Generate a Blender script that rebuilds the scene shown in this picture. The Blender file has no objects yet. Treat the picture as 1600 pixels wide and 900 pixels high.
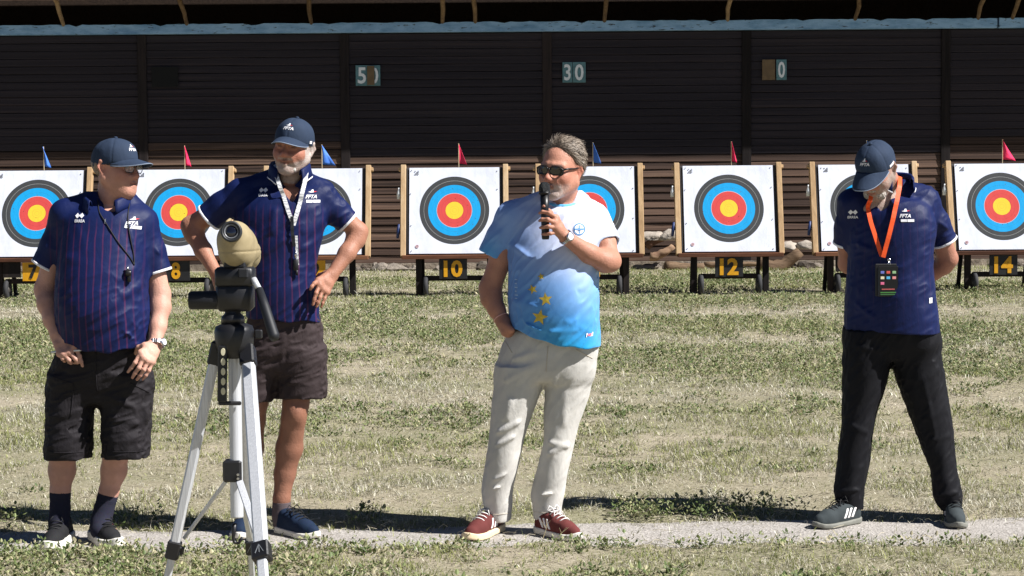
import bpy, bmesh, math, random, os
import numpy as np
from mathutils import Vector, Matrix, Quaternion
from mathutils.bvhtree import BVHTree
random.seed(7)
RNG = np.random.default_rng(11)
SC = bpy.context.scene
COL = SC.collection
PI = math.pi
# ------------------------------------------------------------------ camera
CAM_H = 1.53
FPX = 2920.0                      # focal length in photograph pixels (1600 wide)
PITCH = math.atan(158.0 / FPX)
ROLL = math.radians(0.42)
cam_data = bpy.data.cameras.new('camera')
cam = bpy.data.objects.new('camera', cam_data)
COL.objects.link(cam)
cam_data.sensor_width = 36.0
cam_data.lens = FPX / 1600.0 * 36.0
cam_data.clip_start = 0.1
cam_data.clip_end = 2000.0
_f = Vector((0, math.cos(PITCH), -math.sin(PITCH)))
_r0 = Vector((1, 0, 0)); _u0 = Vector((0, math.sin(PITCH), math.cos(PITCH)))
_r = math.cos(ROLL) * _r0 - math.sin(ROLL) * _u0
_u = math.sin(ROLL) * _r0 + math.cos(ROLL) * _u0
cam.matrix_world = Matrix(((_r.x, _u.x, -_f.x, 0), (_r.y, _u.y, -_f.y, 0), (_r.z, _u.z, -_f.z, CAM_H), (0, 0, 0, 1)))
SC.camera = cam
# ------------------------------------------------------------------ sky and sun
SUN_EL, SUN_AZ = math.radians(47), math.radians(20)     # azimuth measured from +x towards the viewer
world = bpy.data.worlds.new('World'); SC.world = world; world.use_nodes = True
wn = world.node_tree; wn.nodes.clear()
sky = wn.nodes.new('ShaderNodeTexSky'); sky.sky_type = 'NISHITA'; sky.sun_disc = False
sky.sun_elevation = SUN_EL; sky.sun_rotation = math.atan2(math.cos(SUN_AZ), -math.sin(SUN_AZ))
sky.altitude = 2600; sky.air_density = 0.5; sky.dust_density = 0.0; sky.ozone_density = 1.0
bg = wn.nodes.new('ShaderNodeBackground'); bg.inputs['Strength'].default_value = 0.05
wo = wn.nodes.new('ShaderNodeOutputWorld')
wn.links.new(sky.outputs[0], bg.inputs[0]); wn.links.new(bg.outputs[0], wo.inputs[0])
sun_data = bpy.data.lights.new('sun', 'SUN'); sun_data.energy = 5.0; sun_data.angle = math.radians(0.53)
sun_data.color = (1.0, 0.975, 0.945)
sun = bpy.data.objects.new('sun', sun_data); COL.objects.link(sun)
SUN_DIR = Vector((math.cos(SUN_EL) * math.cos(SUN_AZ), -math.cos(SUN_EL) * math.sin(SUN_AZ), math.sin(SUN_EL)))
sun.rotation_euler = SUN_DIR.to_track_quat('Z', 'Y').to_euler(); sun.location = SUN_DIR * 40
vs = SC.view_settings
SC.display_settings.display_device = 'sRGB'
vs.view_transform = 'Standard'; vs.look = 'None'; vs.exposure = 0.82; vs.gamma = 1.0; vs.use_curve_mapping = False
SC.cycles.use_denoising = True
SC.cycles.max_bounces = 6; SC.cycles.diffuse_bounces = 2; SC.cycles.glossy_bounces = 3
SC.cycles.transparent_max_bounces = 8
# ------------------------------------------------------------------ pixel <-> world helpers (photograph pixels, 1600x900)
def ray(u, v):
    return _f * FPX + (float(u) - 800.0) * _r + (450.0 - float(v)) * _u
def at(u, v, Y):
    d = ray(u, v); t = Y / d.y
    return Vector((d.x * t, Y, CAM_H + d.z * t))
def ground_at(u, v, z=0.0):
    d = ray(u, v); t = (z - CAM_H) / d.z
    return Vector((d.x * t, d.y * t, z))
# ------------------------------------------------------------------ objects
def link(o, parent=None):
    COL.objects.link(o)
    if parent is not None: o.parent = parent
    return o
def tag(o, label=None, cat=None, group=None, kind=None):
    if label: o['label'] = label
    if cat: o['category'] = cat
    if group: o['group'] = group
    if kind: o['kind'] = kind
    return o
def empty(name, loc=(0, 0, 0), label=None, cat=None, group=None):
    o = bpy.data.objects.new(name, None); o.empty_display_size = 0.1
    link(o); o.location = loc
    return tag(o, label, cat, group)
def mesh_np(name, V, F, mat=None, parent=None, smooth=True, col=None):
    """V (n,3), F (m,k) constant polygon size"""
    V = np.asarray(V, np.float32); F = np.asarray(F, np.int32)
    me = bpy.data.meshes.new(name)
    k = F.shape[1]; m = len(F)
    me.vertices.add(len(V)); me.vertices.foreach_set('co', V.ravel())
    me.loops.add(m * k); me.loops.foreach_set('vertex_index', F.ravel())
    me.polygons.add(m)
    me.polygons.foreach_set('loop_start', np.arange(0, m * k, k, dtype=np.int32))
    try: me.polygons.foreach_set('loop_total', np.full(m, k, np.int32))
    except Exception: pass
    me.polygons.foreach_set('use_smooth', np.full(m, smooth, bool))
    if col is not None:
        a = me.color_attributes.new('Col', 'FLOAT_COLOR', 'POINT')
        c = np.ones((len(V), 4), np.float32); c[:, :3] = col
        a.data.foreach_set('color', c.ravel())
    me.update(calc_edges=True); me.validate()
    if mat: me.materials.append(mat)
    o = bpy.data.objects.new(name, me)
    return link(o, parent)
def mesh_bm(name, bm, mat=None, parent=None, smooth=False, loc=None):
    me = bpy.data.meshes.new(name); bm.normal_update(); bm.to_mesh(me); bm.free()
    if smooth:
        for p in me.polygons: p.use_smooth = True
    if mat: me.materials.append(mat)
    o = bpy.data.objects.new(name, me); link(o, parent)
    if loc is not None: o.location = loc
    return o
def bm_box(bm, c, s, rot=None, bev=0.0):
    g = bmesh.ops.create_cube(bm, size=1.0)
    M = Matrix.Translation(c) @ (rot.to_4x4() if rot is not None else Matrix.Identity(4)) @ Matrix.Diagonal((s[0], s[1], s[2], 1))
    bmesh.ops.transform(bm, matrix=M, verts=g['verts'])
    if bev > 0:
        es = list({e for v in g['verts'] for e in v.link_edges})
        bmesh.ops.bevel(bm, geom=es, offset=bev, segments=1, affect='EDGES', profile=0.5)
def bm_tube(bm, pts, rad, n=8, cap=True, flat=None):
    """swept tube through pts; rad scalar or list; flat = (nx,ny,nz) with thickness ratio to make straps"""
    pts = [Vector(p) for p in pts]
    if not hasattr(rad, '__len__'): rad = [rad] * len(pts)
    rings = []; prev = None
    for i, p in enumerate(pts):
        t = (pts[min(i + 1, len(pts) - 1)] - pts[max(i - 1, 0)]).normalized()
        if prev is None:
            a = t.orthogonal().normalized()
        else:
            a = (prev - prev.dot(t) * t).normalized()
        prev = a; b = t.cross(a)
        ring = [bm.verts.new(p + rad[i] * (math.cos(2 * PI * k / n) * a + math.sin(2 * PI * k / n) * b)) for k in range(n)]
        rings.append(ring)
    for i in range(len(rings) - 1):
        for k in range(n):
            bm.faces.new((rings[i][k], rings[i][(k + 1) % n], rings[i + 1][(k + 1) % n], rings[i + 1][k]))
    if cap:
        bm.faces.new(list(reversed(rings[0]))); bm.faces.new(rings[-1])
def bm_lathe(bm, prof, origin=(0, 0, 0), axis=(0, 0, 1), n=20, ref=None):
    """prof list of (r, h) along axis"""
    ax = Vector(axis).normalized(); a = (Vector(ref) if ref is not None else ax.orthogonal()).normalized(); b = ax.cross(a); o = Vector(origin)
    rings = []
    for r, h in prof:
        if r < 1e-6: rings.append([bm.verts.new(o + ax * h)])
        else: rings.append([bm.verts.new(o + ax * h + r * (math.cos(2 * PI * k / n) * a + math.sin(2 * PI * k / n) * b)) for k in range(n)])
    for i in range(len(rings) - 1):
        A, B = rings[i], rings[i + 1]
        for k in range(n):
            k2 = (k + 1) % n
            if len(A) == 1 and len(B) == 1: continue
            if len(A) == 1: bm.faces.new((A[0], B[k2], B[k]))
            elif len(B) == 1: bm.faces.new((A[k], A[k2], B[0]))
            else: bm.faces.new((A[k], A[k2], B[k2], B[k]))
    if len(rings[0]) > 1: bm.faces.new(list(reversed(rings[0])))
    if len(rings[-1]) > 1: bm.faces.new(rings[-1])
def text_verts(s, size=1.0, res=3, bold=0.0):
    """flat text outline mesh in xy-plane, centred"""
    cu = bpy.data.curves.new('lettering', 'FONT'); cu.body = s; cu.size = size; cu.align_x = 'CENTER'; cu.align_y = 'CENTER'
    cu.resolution_u = res; cu.offset = bold
    o = bpy.data.objects.new('lettering', cu); COL.objects.link(o)
    dg = bpy.context.evaluated_depsgraph_get()
    me = bpy.data.meshes.new_from_object(o.evaluated_get(dg))
    V = np.array([v.co[:] for v in me.vertices], np.float32).reshape(-1, 3); F = [tuple(p.vertices) for p in me.polygons]
    bpy.data.objects.remove(o); bpy.data.curves.remove(cu); bpy.data.meshes.remove(me)
    return V, F
def mesh_py(name, V, F, mat=None, parent=None, smooth=False):
    me = bpy.data.meshes.new(name); me.from_pydata([tuple(map(float, v)) for v in V], [], [tuple(map(int, f)) for f in F]); me.update()
    if smooth:
        for p in me.polygons: p.use_smooth = True
    if mat: me.materials.append(mat)
    return link(bpy.data.objects.new(name, me), parent)
# ------------------------------------------------------------------ materials
def srgb(r, g, b):
    def c(x):
        x /= 255.0
        return x / 12.92 if x <= 0.04045 else ((x + 0.055) / 1.055) ** 2.4
    return (c(r), c(g), c(b))
class NT:
    def __init__(self, name):
        self.m = bpy.data.materials.new(name); self.m.use_nodes = True
        self.t = self.m.node_tree; self.b = self.t.nodes['Principled BSDF']
        self.out = [n for n in self.t.nodes if n.type == 'OUTPUT_MATERIAL'][0]
    def n(self, typ, **kw):
        x = self.t.nodes.new('ShaderNode' + typ)
        for k, v in kw.items():
            if k == 'ins':
                for i, val in v.items():
                    if hasattr(val, 'is_output') or isinstance(val, bpy.types.NodeSocket): self.t.links.new(val, x.inputs[i])
                    else: x.inputs[i].default_value = val
            else: setattr(x, k, v)
        return x
    def l(self, a, b): self.t.links.new(a, b)
    def coord(self, which='Object', scale=(1, 1, 1), rot=(0, 0, 0), loc=(0, 0, 0)):
        c = self.n('TexCoord'); mp = self.n('Mapping')
        mp.inputs['Scale'].default_value = scale; mp.inputs['Rotation'].default_value = rot; mp.inputs['Location'].default_value = loc
        self.l(c.outputs[which], mp.inputs['Vector']); return mp.outputs[0]
    def noise(self, vec, scale, detail=3, rough=0.5, dist=0.0):
        x = self.n('TexNoise'); x.inputs['Scale'].default_value = scale; x.inputs['Detail'].default_value = detail
        x.inputs['Roughness'].default_value = rough; x.inputs['Distortion'].default_value = dist
        if vec is not None: self.l(vec, x.inputs['Vector'])
        return x.outputs['Fac']
    def ramp(self, fac, stops, interp='LINEAR'):
        r = self.n('ValToRGB'); r.color_ramp.interpolation = interp
        el = r.color_ramp.elements
        while len(el) > 1: el.remove(el[-1])
        el[0].position = stops[0][0]; el[0].color = (*stops[0][1], 1)
        for p, c in stops[1:]:
            e = el.new(p); e.color = (*c, 1)
        self.l(fac, r.inputs[0]); return r.outputs[0]
    def mix(self, fac, a, b, mode='MIX'):
        x = self.n('MixRGB', blend_type=mode)
        for i, v in ((0, fac), (1, a), (2, b)):
            if isinstance(v, bpy.types.NodeSocket): self.l(v, x.inputs[i])
            elif i == 0: x.inputs[0].default_value = v
            else: x.inputs[i].default_value = (*v, 1) if len(v) == 3 else v
        return x.outputs[0]
    def math(self, op, a, b=0.0, c=None, clamp=False):
        x = self.n('Math', operation=op, use_clamp=clamp)
        for i, v in ((0, a), (1, b), (2, c)):
            if v is None: continue
            if isinstance(v, bpy.types.NodeSocket): self.l(v, x.inputs[i])
            else: x.inputs[i].default_value = v
        return x.outputs[0]
    def bump(self, h, strength=0.3, dist=0.01, normal=None):
        x = self.n('Bump'); x.inputs['Strength'].default_value = strength; x.inputs['Distance'].default_value = dist
        self.l(h, x.inputs['Height'])
        if normal is not None: self.l(normal, x.inputs['Normal'])
        self.l(x.outputs[0], self.b.inputs['Normal']); return x.outputs[0]
    def color(self, s):
        if isinstance(s, bpy.types.NodeSocket): self.l(s, self.b.inputs['Base Color'])
        else: self.b.inputs['Base Color'].default_value = (*s, 1)
    def set(self, **kw):
        for k, v in kw.items(): self.b.inputs[k.replace('_', ' ')].default_value = v
def simple(name, col, rough=0.6, metal=0.0, nscale=0, namt=0.15, bscale=0, bstr=0.2, bdist=0.002, spec=0.5, coords='Object'):
    t = NT(name); t.set(Roughness=rough, Metallic=metal); t.b.inputs['Specular IOR Level'].default_value = spec
    if nscale:
        f = t.noise(t.coord(coords), nscale, 4, 0.6)
        t.color(t.ramp(f, [(0.25, tuple(c * (1 - namt) for c in col)), (0.75, tuple(min(1, c * (1 + namt)) for c in col))]))
    else: t.color(col)
    if bscale: t.bump(t.noise(t.coord(coords), bscale, 3), bstr, bdist)
    return t.m
# ------------------------------------------------------------------ implicit modelling: smooth unions of tapered limbs and lofts, meshed by surface nets
A = lambda *v: np.array(v, np.float32)
def smin(a, b, k):
    if k <= 0: return np.minimum(a, b)
    h = np.maximum(k - np.abs(a - b), 0) / k
    return np.minimum(a, b) - h * h * k * 0.25
def smax(a, b, k): return -smin(-a, -b, k)
class Cone:
    """tapered capsule; flat = (axis vector, factor) squashes the section along an axis"""
    def __init__(s, a, b, ra, rb, flat=None):
        s.a = np.array(a, np.float32); s.ba = np.array(b, np.float32) - s.a; s.q = max(float(s.ba @ s.ba), 1e-9); s.ra, s.rb = ra, rb
        s.fl = None
        if flat is not None:
            ax = np.array(flat[0], np.float32); s.fl = (ax / np.linalg.norm(ax), flat[1])
    def __call__(s, P):
        pa = P - s.a
        h = np.clip((pa @ s.ba) / s.q, 0, 1)
        q = pa - h[:, None] * s.ba
        r = s.ra + (s.rb - s.ra) * h
        if s.fl is None: return np.sqrt(np.einsum('ij,ij->i', q, q)) - r
        c = q @ s.fl[0]; q = q + (c * (1 / s.fl[1] - 1))[:, None] * s.fl[0]
        return (np.sqrt(np.einsum('ij,ij->i', q, q)) - r) * min(1, s.fl[1])
class Ell:
    """ellipsoid, rows of R are its axes"""
    def __init__(s, c, r, R=None): s.c = np.array(c, np.float32); s.r = np.array(r, np.float32); s.R = None if R is None else np.array(R, np.float32)
    def __call__(s, P):
        p = P - s.c
        if s.R is not None: p = p @ s.R.T
        k0 = np.sqrt((p * p / (s.r * s.r)).sum(1)); k1 = np.sqrt((p * p / s.r ** 4).sum(1)) + 1e-6
        return k0 * (k0 - 1) / k1
class Loft:
    """stack of superellipse sections; rows (z, xl, xr, yfront, yback), caps rounded"""
    def __init__(s, rows, e=2.3, cap=0.02, yaw=0.0):
        s.yc, s.ys = math.cos(yaw), math.sin(yaw)
        rows = sorted(rows); z = np.array([r[0] for r in rows]); D = np.array([r[1:] for r in rows])
        t = np.linspace(z[0], z[-1], 160); out = []
        m = np.zeros_like(D)
        m[1:-1] = (D[2:] - D[:-2]) / (z[2:] - z[:-2])[:, None]
        m[0] = (D[1] - D[0]) / (z[1] - z[0]); m[-1] = (D[-1] - D[-2]) / (z[-1] - z[-2])
        i = np.clip(np.searchsorted(z, t) - 1, 0, len(z) - 2); hh = (z[i + 1] - z[i]); x = ((t - z[i]) / hh)[:, None]; hh = hh[:, None]
        v = (2 * x ** 3 - 3 * x ** 2 + 1) * D[i] + (x ** 3 - 2 * x ** 2 + x) * hh * m[i] + (-2 * x ** 3 + 3 * x ** 2) * D[i + 1] + (x ** 3 - x ** 2) * hh * m[i + 1]
        s.t = t; s.v = v; s.e = e; s.cap = cap; s.z0, s.z1 = z[0], z[-1]
    def __call__(s, P):
        z = np.clip(P[:, 2], s.z0, s.z1)
        xl, xr, yf, yb = (np.interp(z, s.t, s.v[:, k]).astype(np.float32) for k in range(4))
        rx = (xr - xl) / 2; ry = (yb - yf) / 2
        dx = P[:, 0] - (xl + xr) / 2; dy = P[:, 1] - (yf + yb) / 2
        if s.ys != 0:
            rx = np.sqrt(np.maximum(rx * rx - (ry * s.ys) ** 2, (rx * .5) ** 2)) / s.yc
            dx, dy = dx * s.yc - dy * s.ys, dx * s.ys + dy * s.yc
        px = np.abs(dx); py = np.abs(dy)
        a, b = px / rx, py / ry
        e = s.e
        k0 = (a ** e + b ** e + 1e-9) ** (1 / e)
        g = (k0 + 1e-6) ** (1 - e) * np.sqrt((a ** (e - 1) / rx) ** 2 + (b ** (e - 1) / ry) ** 2) + 1e-6
        d = (k0 - 1) / g
        d = np.maximum(d, -np.minimum(rx, ry))
        return smax(d, np.abs(P[:, 2] - (s.z0 + s.z1) / 2) - (s.z1 - s.z0) / 2, s.cap)
class U:
    """union of (primitive, blend radius) with culling"""
    def __init__(s, *items): s.items = [it if isinstance(it, tuple) else (it, 0.0) for it in items]
    def add(s, p, k=0.0): s.items.append((p, k)); return s
    def __call__(s, P):
        c = (P.min(0) + P.max(0)) / 2; R = float(np.linalg.norm(P - c, axis=1).max()) * 1.25 if len(P) > 1 else 0
        if len(P) > 40 and R < 0.5:
            c1 = c[None, :]; ds = [float(p(c1)[0]) for p, k in s.items]; m = min(ds)
            use = [it for it, d in zip(s.items, ds) if d - R <= m + R + it[1] + 0.03]
        else: use = s.items
        d = None
        for p, k in use:
            v = p(P); d = v if d is None else smin(d, v, k)
        return d
def surface_nets(D, lo, h):
    S = D < 0
    cnt = np.zeros(tuple(n - 1 for n in D.shape), np.uint8)
    cs = [(i, j, k) for i in (0, 1) for j in (0, 1) for k in (0, 1)]
    nx, ny, nz = cnt.shape
    for i, j, k in cs: cnt += S[i:i + nx, j:j + ny, k:k + nz]
    act = (cnt > 0) & (cnt < 8)
    ijk = np.argwhere(act)
    idx = np.full(cnt.shape, -1, np.int32); idx[act] = np.arange(len(ijk))
    acc = np.zeros((len(ijk), 3), np.float32); num = np.zeros(len(ijk), np.float32)
    cv = {c: D[ijk[:, 0] + c[0], ijk[:, 1] + c[1], ijk[:, 2] + c[2]] for c in cs}
    for c in cs:
        for ax in range(3):
            if c[ax]: continue
            c2 = list(c); c2[ax] = 1; c2 = tuple(c2)
            a, b = cv[c], cv[c2]; m = (a < 0) != (b < 0)
            t = np.where(m, a / np.where(a - b == 0, 1, a - b), 0)
            pos = np.tile(np.array(c, np.float32), (len(ijk), 1)); pos[:, ax] += t
            acc += pos * m[:, None]; num += m
    V = np.array(lo, np.float32) + h * (ijk + acc / np.maximum(num, 1)[:, None])
    Q = []
    for ax in range(3):
        a1, a2 = (ax + 1) % 3, (ax + 2) % 3
        sl0 = [slice(None)] * 3; sl1 = [slice(None)] * 3
        sl0[ax] = slice(0, -1); sl1[ax] = slice(1, None)
        s0, s1 = S[tuple(sl0)], S[tuple(sl1)]
        e = np.argwhere(s0 != s1)
        ok = (e[:, a1] > 0) & (e[:, a2] > 0) & (e[:, a1] < D.shape[a1] - 1) & (e[:, a2] < D.shape[a2] - 1)
        e = e[ok]; flip = ~s0[e[:, 0], e[:, 1], e[:, 2]]
        def cell(d1, d2):
            q = e.copy(); q[:, a1] -= d1; q[:, a2] -= d2
            return idx[q[:, 0], q[:, 1], q[:, 2]]
        q = np.stack([cell(1, 1), cell(0, 1), cell(0, 0), cell(1, 0)], 1)
        q[flip] = q[flip][:, ::-1]
        Q.append(q)
    return V, np.concatenate(Q)
def sdf_grid(fn, lo, hi, h):
    lo = np.array(lo, np.float32); hi = np.array(hi, np.float32)
    B = 8; nb = np.maximum(np.ceil((hi - lo) / (h * B)).astype(int), 1) ; 
    g = np.stack(np.meshgrid(*[np.arange(n) for n in nb], indexing='ij'), -1).reshape(-1, 3)
    cen = (lo + (g * B + (B - 1) / 2) * h).astype(np.float32)
    dc = np.concatenate([fn(cen[i:i + 20000]) for i in range(0, len(cen), 20000)])
    lim = B * h * 0.87 * 1.5 + 0.012
    D = np.full(tuple(nb * B), 1.0, np.float32)
    D6 = D.reshape(nb[0], B, nb[1], B, nb[2], B)
    ins = dc < -lim
    gi = g[ins]; D6[gi[:, 0], :, gi[:, 1], :, gi[:, 2], :] = -1.0
    actm = np.abs(dc) <= lim; ga = g[actm]
    sup = (ga[:, 0] // 3) * 1000003 + (ga[:, 1] // 3) * 1009 + ga[:, 2] // 3
    order = np.argsort(sup, kind='stable'); ga = ga[order]; sup = sup[order]
    off = np.stack(np.meshgrid(*[np.arange(B)] * 3, indexing='ij'), -1).reshape(-1, 3)
    cuts = np.flatnonzero(np.diff(sup)) + 1
    for blk in np.split(ga, cuts):
        P = (lo + (blk[:, None, :] * B + off[None]) * h).astype(np.float32).reshape(-1, 3)
        d = fn(P).reshape(len(blk), B, B, B)
        D6[blk[:, 0], :, blk[:, 1], :, blk[:, 2], :] = d
    return D, lo
def sdf_obj(name, fn, lo, hi, h, mat, parent=None, base=None, colfn=None, keep=False):
    D, lo = sdf_grid(fn, lo, hi, h)
    V, Q = surface_nets(D, lo, h)
    if len(V) == 0: raise RuntimeError('empty sdf ' + name)
    # two light smoothing passes remove grid staircase
    e = np.concatenate([Q[:, [0, 1]], Q[:, [1, 2]], Q[:, [2, 3]], Q[:, [3, 0]]])
    n = len(V); deg = np.bincount(e[:, 0], minlength=n).astype(np.float32)
    for lam in (0.45, -0.35):
        avg = np.stack([np.bincount(e[:, 0], weights=V[e[:, 1], k], minlength=n) for k in range(3)], 1) / np.maximum(deg, 1)[:, None]
        V = (V + lam * (avg - V)).astype(np.float32)
    col = colfn(V) if colfn else None
    b = np.zeros(3, np.float32) if base is None else np.array(base, np.float32)
    o = mesh_np(name, V - b, Q, mat, parent, True, col)
    if keep: return o, BVHTree.FromPolygons(V.tolist(), Q.tolist())
    return o
# numpy value noise for folds
_NZ = RNG.random((32, 32, 32)).astype(np.float32)
def vnoise(P):
    f = np.floor(P); t = P - f; t = t * t * (3 - 2 * t); i = f.astype(np.int64) & 31; j = (i + 1) & 31
    x0, y0, z0 = i.T; x1, y1, z1 = j.T; tx, ty, tz = t.T
    c = lambda x, y, z: _NZ[x, y, z]
    a = c(x0, y0, z0) * (1 - tx) + c(x1, y0, z0) * tx; b = c(x0, y1, z0) * (1 - tx) + c(x1, y1, z0) * tx
    e = c(x0, y0, z1) * (1 - tx) + c(x1, y0, z1) * tx; g = c(x0, y1, z1) * (1 - tx) + c(x1, y1, z1) * tx
    return (a * (1 - ty) + b * ty) * (1 - tz) + (e * (1 - ty) + g * ty) * tz
def fold_noise(P, dirv, along, across, seed=0.0):
    """wrinkles running along dirv: long in that direction, short across it"""
    d = np.array(dirv, np.float32); d /= np.linalg.norm(d)
    c = P @ d; q = P - c[:, None] * d
    along = along * 1.5
    w = q / across + (c / along)[:, None] * d * 1.0 + seed
    n = vnoise(w) * 2 - 1
    w2 = q / (across * 0.5) + (c / (along * .6))[:, None] * d + seed + 7.3
    n2 = 1 - 2 * np.abs(vnoise(w2) * 2 - 1)
    return n * 0.5 + n2 * 0.5
def seg_fold(P, a, b, w, h):
    """one explicit fold ridge from a to b fading at the ends"""
    a = np.array(a, np.float32); ba = np.array(b, np.float32) - a; q = float(ba @ ba)
    pa = P - a; t = (pa @ ba) / q; tc = np.clip(t, 0, 1)
    r = pa - tc[:, None] * ba; d2 = np.einsum('ij,ij->i', r, r)
    return h * np.exp(-d2 / (w * w)) * np.clip(1 - np.abs(tc * 2 - 1) ** 3, 0.0, 1)
# ================================================================== THE SETTING
GY0, GY1 = 6.2, 35.0
def path_back(x): return 8.43 + 0.045 * x + 0.03 * np.sin(x * 2.1) + 0.02 * np.sin(x * 5.7 + 1) + .015 * np.sin(x * 17.3)
def path_front(x): return 7.85 + 0.02 * x + 0.03 * np.sin(x * 1.7 + .6) + 0.03 * np.sin(x * 6.3) + .02 * np.sin(x * 14.1)
def noise2(x, y, s, seed=0.0):
    return vnoise(np.stack([x / s + seed, y / s + seed * 1.7, np.full_like(x, seed * .37)], 1).astype(np.float32))
def on_path(x, y, m=0.0): return (y < path_back(x) - m) & (y > path_front(x) + m)
def green_map(x, y):
    """0 = dry straw, 1 = green; wide patches stretched across the view plus worn bands"""
    g = 0.55 * noise2(x * 0.45, y, 1.4, 3.1) + 0.3 * noise2(x * 0.6, y, 0.5, 9.2) + 0.15 * noise2(x, y, .2, 5.5)
    g = (g - 0.5) * 1.5 + 0.5
    for yc, w, a in ((13.0, .55, -.42), (22.6, 1.1, -.35), (9.1, .3, -.25), (16.6, .7, -.25), (11.2, .9, .22), (14.6, .7, .14), (19.0, 1.1, .22), (29, 4, .3), (7.3, .45, .32)):
        g = g + a * np.exp(-((y - yc - .3 * np.sin(x * .8 + yc)) / w) ** 2) * (0.6 + 0.8 * noise2(x, y, 1.1, yc))
    return np.clip(g, 0, 1)
# ---- ground sheet (fine in view, coarse out to the horizon)
def build_ground():
    xs = np.concatenate([[-400, -150, -60, -25], np.arange(-11, 11.01, .11), [25, 60, 150, 400]])
    ys = np.concatenate([[-300, -60, -10, 3], np.arange(5.5, 12, .1), np.arange(12, 34, .22), [34, 36, 60, 150, 400]])
    X, Yg = np.meshgrid(xs, ys, indexing='ij'); x = X.ravel(); y = Yg.ravel()
    z = 0.03 * (noise2(x, y, .7, 1.0) - .3) + 0.014 * (noise2(x, y, .23, 2.0) - .5)
    edge = np.minimum(np.abs(y - path_back(x)), np.abs(y - path_front(x)))
    onp = on_path(x, y)
    z = np.where(onp, -0.012, z + 0.012 * np.clip(edge / .12, 0, 1))
    far = (np.abs(x) > 10.9) | (y < 5.6) | (y > 33)
    z = np.where(far, 0.0, z)
    tz = (y > 25) & (y < 27.3); z = np.where(tz, z * .35, z)
    nx, ny = len(xs), len(ys); i = np.arange(nx * ny).reshape(nx, ny)
    F = np.stack([i[:-1, :-1], i[1:, :-1], i[1:, 1:], i[:-1, 1:]], -1).reshape(-1, 4)
    t = NT('dry_turf_soil'); c = t.coord('Object')
    cs = t.coord('Object', (0.45, 1, 1))
    big = t.noise(cs, 1.1, 4, .55); fine = t.noise(c, 45, 5, .7); mid = t.noise(c, 9, 4, .6)
    a = t.ramp(big, [(.35, srgb(182, 170, 152)), (.5, srgb(152, 146, 122)), (.65, srgb(120, 124, 90))])
    b = t.ramp(fine, [(.3, srgb(62, 56, 44)), (.5, srgb(144, 136, 118)), (.75, srgb(204, 196, 178))])
    m = t.mix(.55, a, b); m = t.mix(t.math('MULTIPLY', mid, .35), m, srgb(120, 112, 80))
    t.color(m); t.set(Roughness=.95); t.b.inputs['Specular IOR Level'].default_value = .1
    t.bump(fine, .6, .02)
    o = mesh_np('ground', np.stack([x, y, z], 1), F, t.m, None, True); tag(o, kind='structure')
    # gravel footpath
    xs2 = np.arange(-9, 9.01, .06); nv = 14; V = []
    for xx in xs2:
        f_, b_ = float(path_front(np.array([xx]))[0]), float(path_back(np.array([xx]))[0])
        for k in range(nv):
            w = k / (nv - 1); V.append((xx, f_ - .02 + (b_ - f_ + .04) * w, 0.0 if 0 < k < nv - 1 else -.02))
    V = np.array(V, np.float32)
    inn = V[:, 2] == 0
    V[inn, 2] += 0.005 * (noise2(V[inn, 0], V[inn, 1], .08, 4.0) - .7) - .001
    i = np.arange(len(xs2) * nv).reshape(len(xs2), nv)
    F = np.stack([i[:-1, :-1], i[1:, :-1], i[1:, 1:], i[:-1, 1:]], -1).reshape(-1, 4)
    t = NT('pale_gravel'); c = t.coord('Object')
    vz = t.n('TexVoronoi'); vz.inputs['Scale'].default_value = 95; t.l(c, vz.inputs['Vector'])
    n1 = t.noise(c, 3.5, 5, .65); n2 = t.noise(c, 140, 3, .7)
    base = t.ramp(n1, [(.3, srgb(118, 113, 108)), (.7, srgb(154, 149, 143))])
    st = t.ramp(vz.outputs['Color'], [(.1, srgb(104, 98, 92)), (.5, srgb(172, 165, 158)), (.9, srgb(222, 216, 210))])
    t.color(t.mix(.5, base, t.mix(.4, st, t.ramp(n2, [(.3, srgb(110, 104, 96)), (.7, srgb(225, 218, 208))]))))
    t.set(Roughness=.95); t.bump(vz.outputs['Distance'], .7, .006)
    o = mesh_np('path', V, F, t.m, None, True); tag(o, kind='structure')
build_ground()
# ---- grass: short mown blades, dry and green, one object
def blade_mat(name, rough=.7, trans=.25):
    t = NT(name); at_ = t.n('Attribute'); at_.attribute_name = 'Col'
    t.color(at_.outputs['Color']); t.set(Roughness=rough); t.b.inputs['Specular IOR Level'].default_value = .25
    tr = t.n('BsdfTranslucent'); t.l(at_.outputs['Color'], tr.inputs['Color'])
    mx = t.n('MixShader'); mx.inputs[0].default_value = trans
    t.l(t.b.outputs[0], mx.inputs[1]); t.l(tr.outputs[0], mx.inputs[2]); t.l(mx.outputs[0], t.out.inputs[0])
    return t.m
BLADE = blade_mat('grass_blade'); LEAF = blade_mat('weed_leaf', .55, .2)
def scatter(d0, y0, y1, power, ref=8.0, step=.5):
    X, Y = [], []
    y = y0
    while y < y1:
        st = min(step * max(1, y / 10), y1 - y)
        hw = (y + st) * 0.275 + 0.9
        n = int(d0 * (ref / y) ** power * 2 * hw * st)
        X.append(RNG.uniform(-hw, hw, n)); Y.append(RNG.uniform(y, y + st, n)); y += st
    return np.concatenate(X), np.concatenate(Y)
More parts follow.
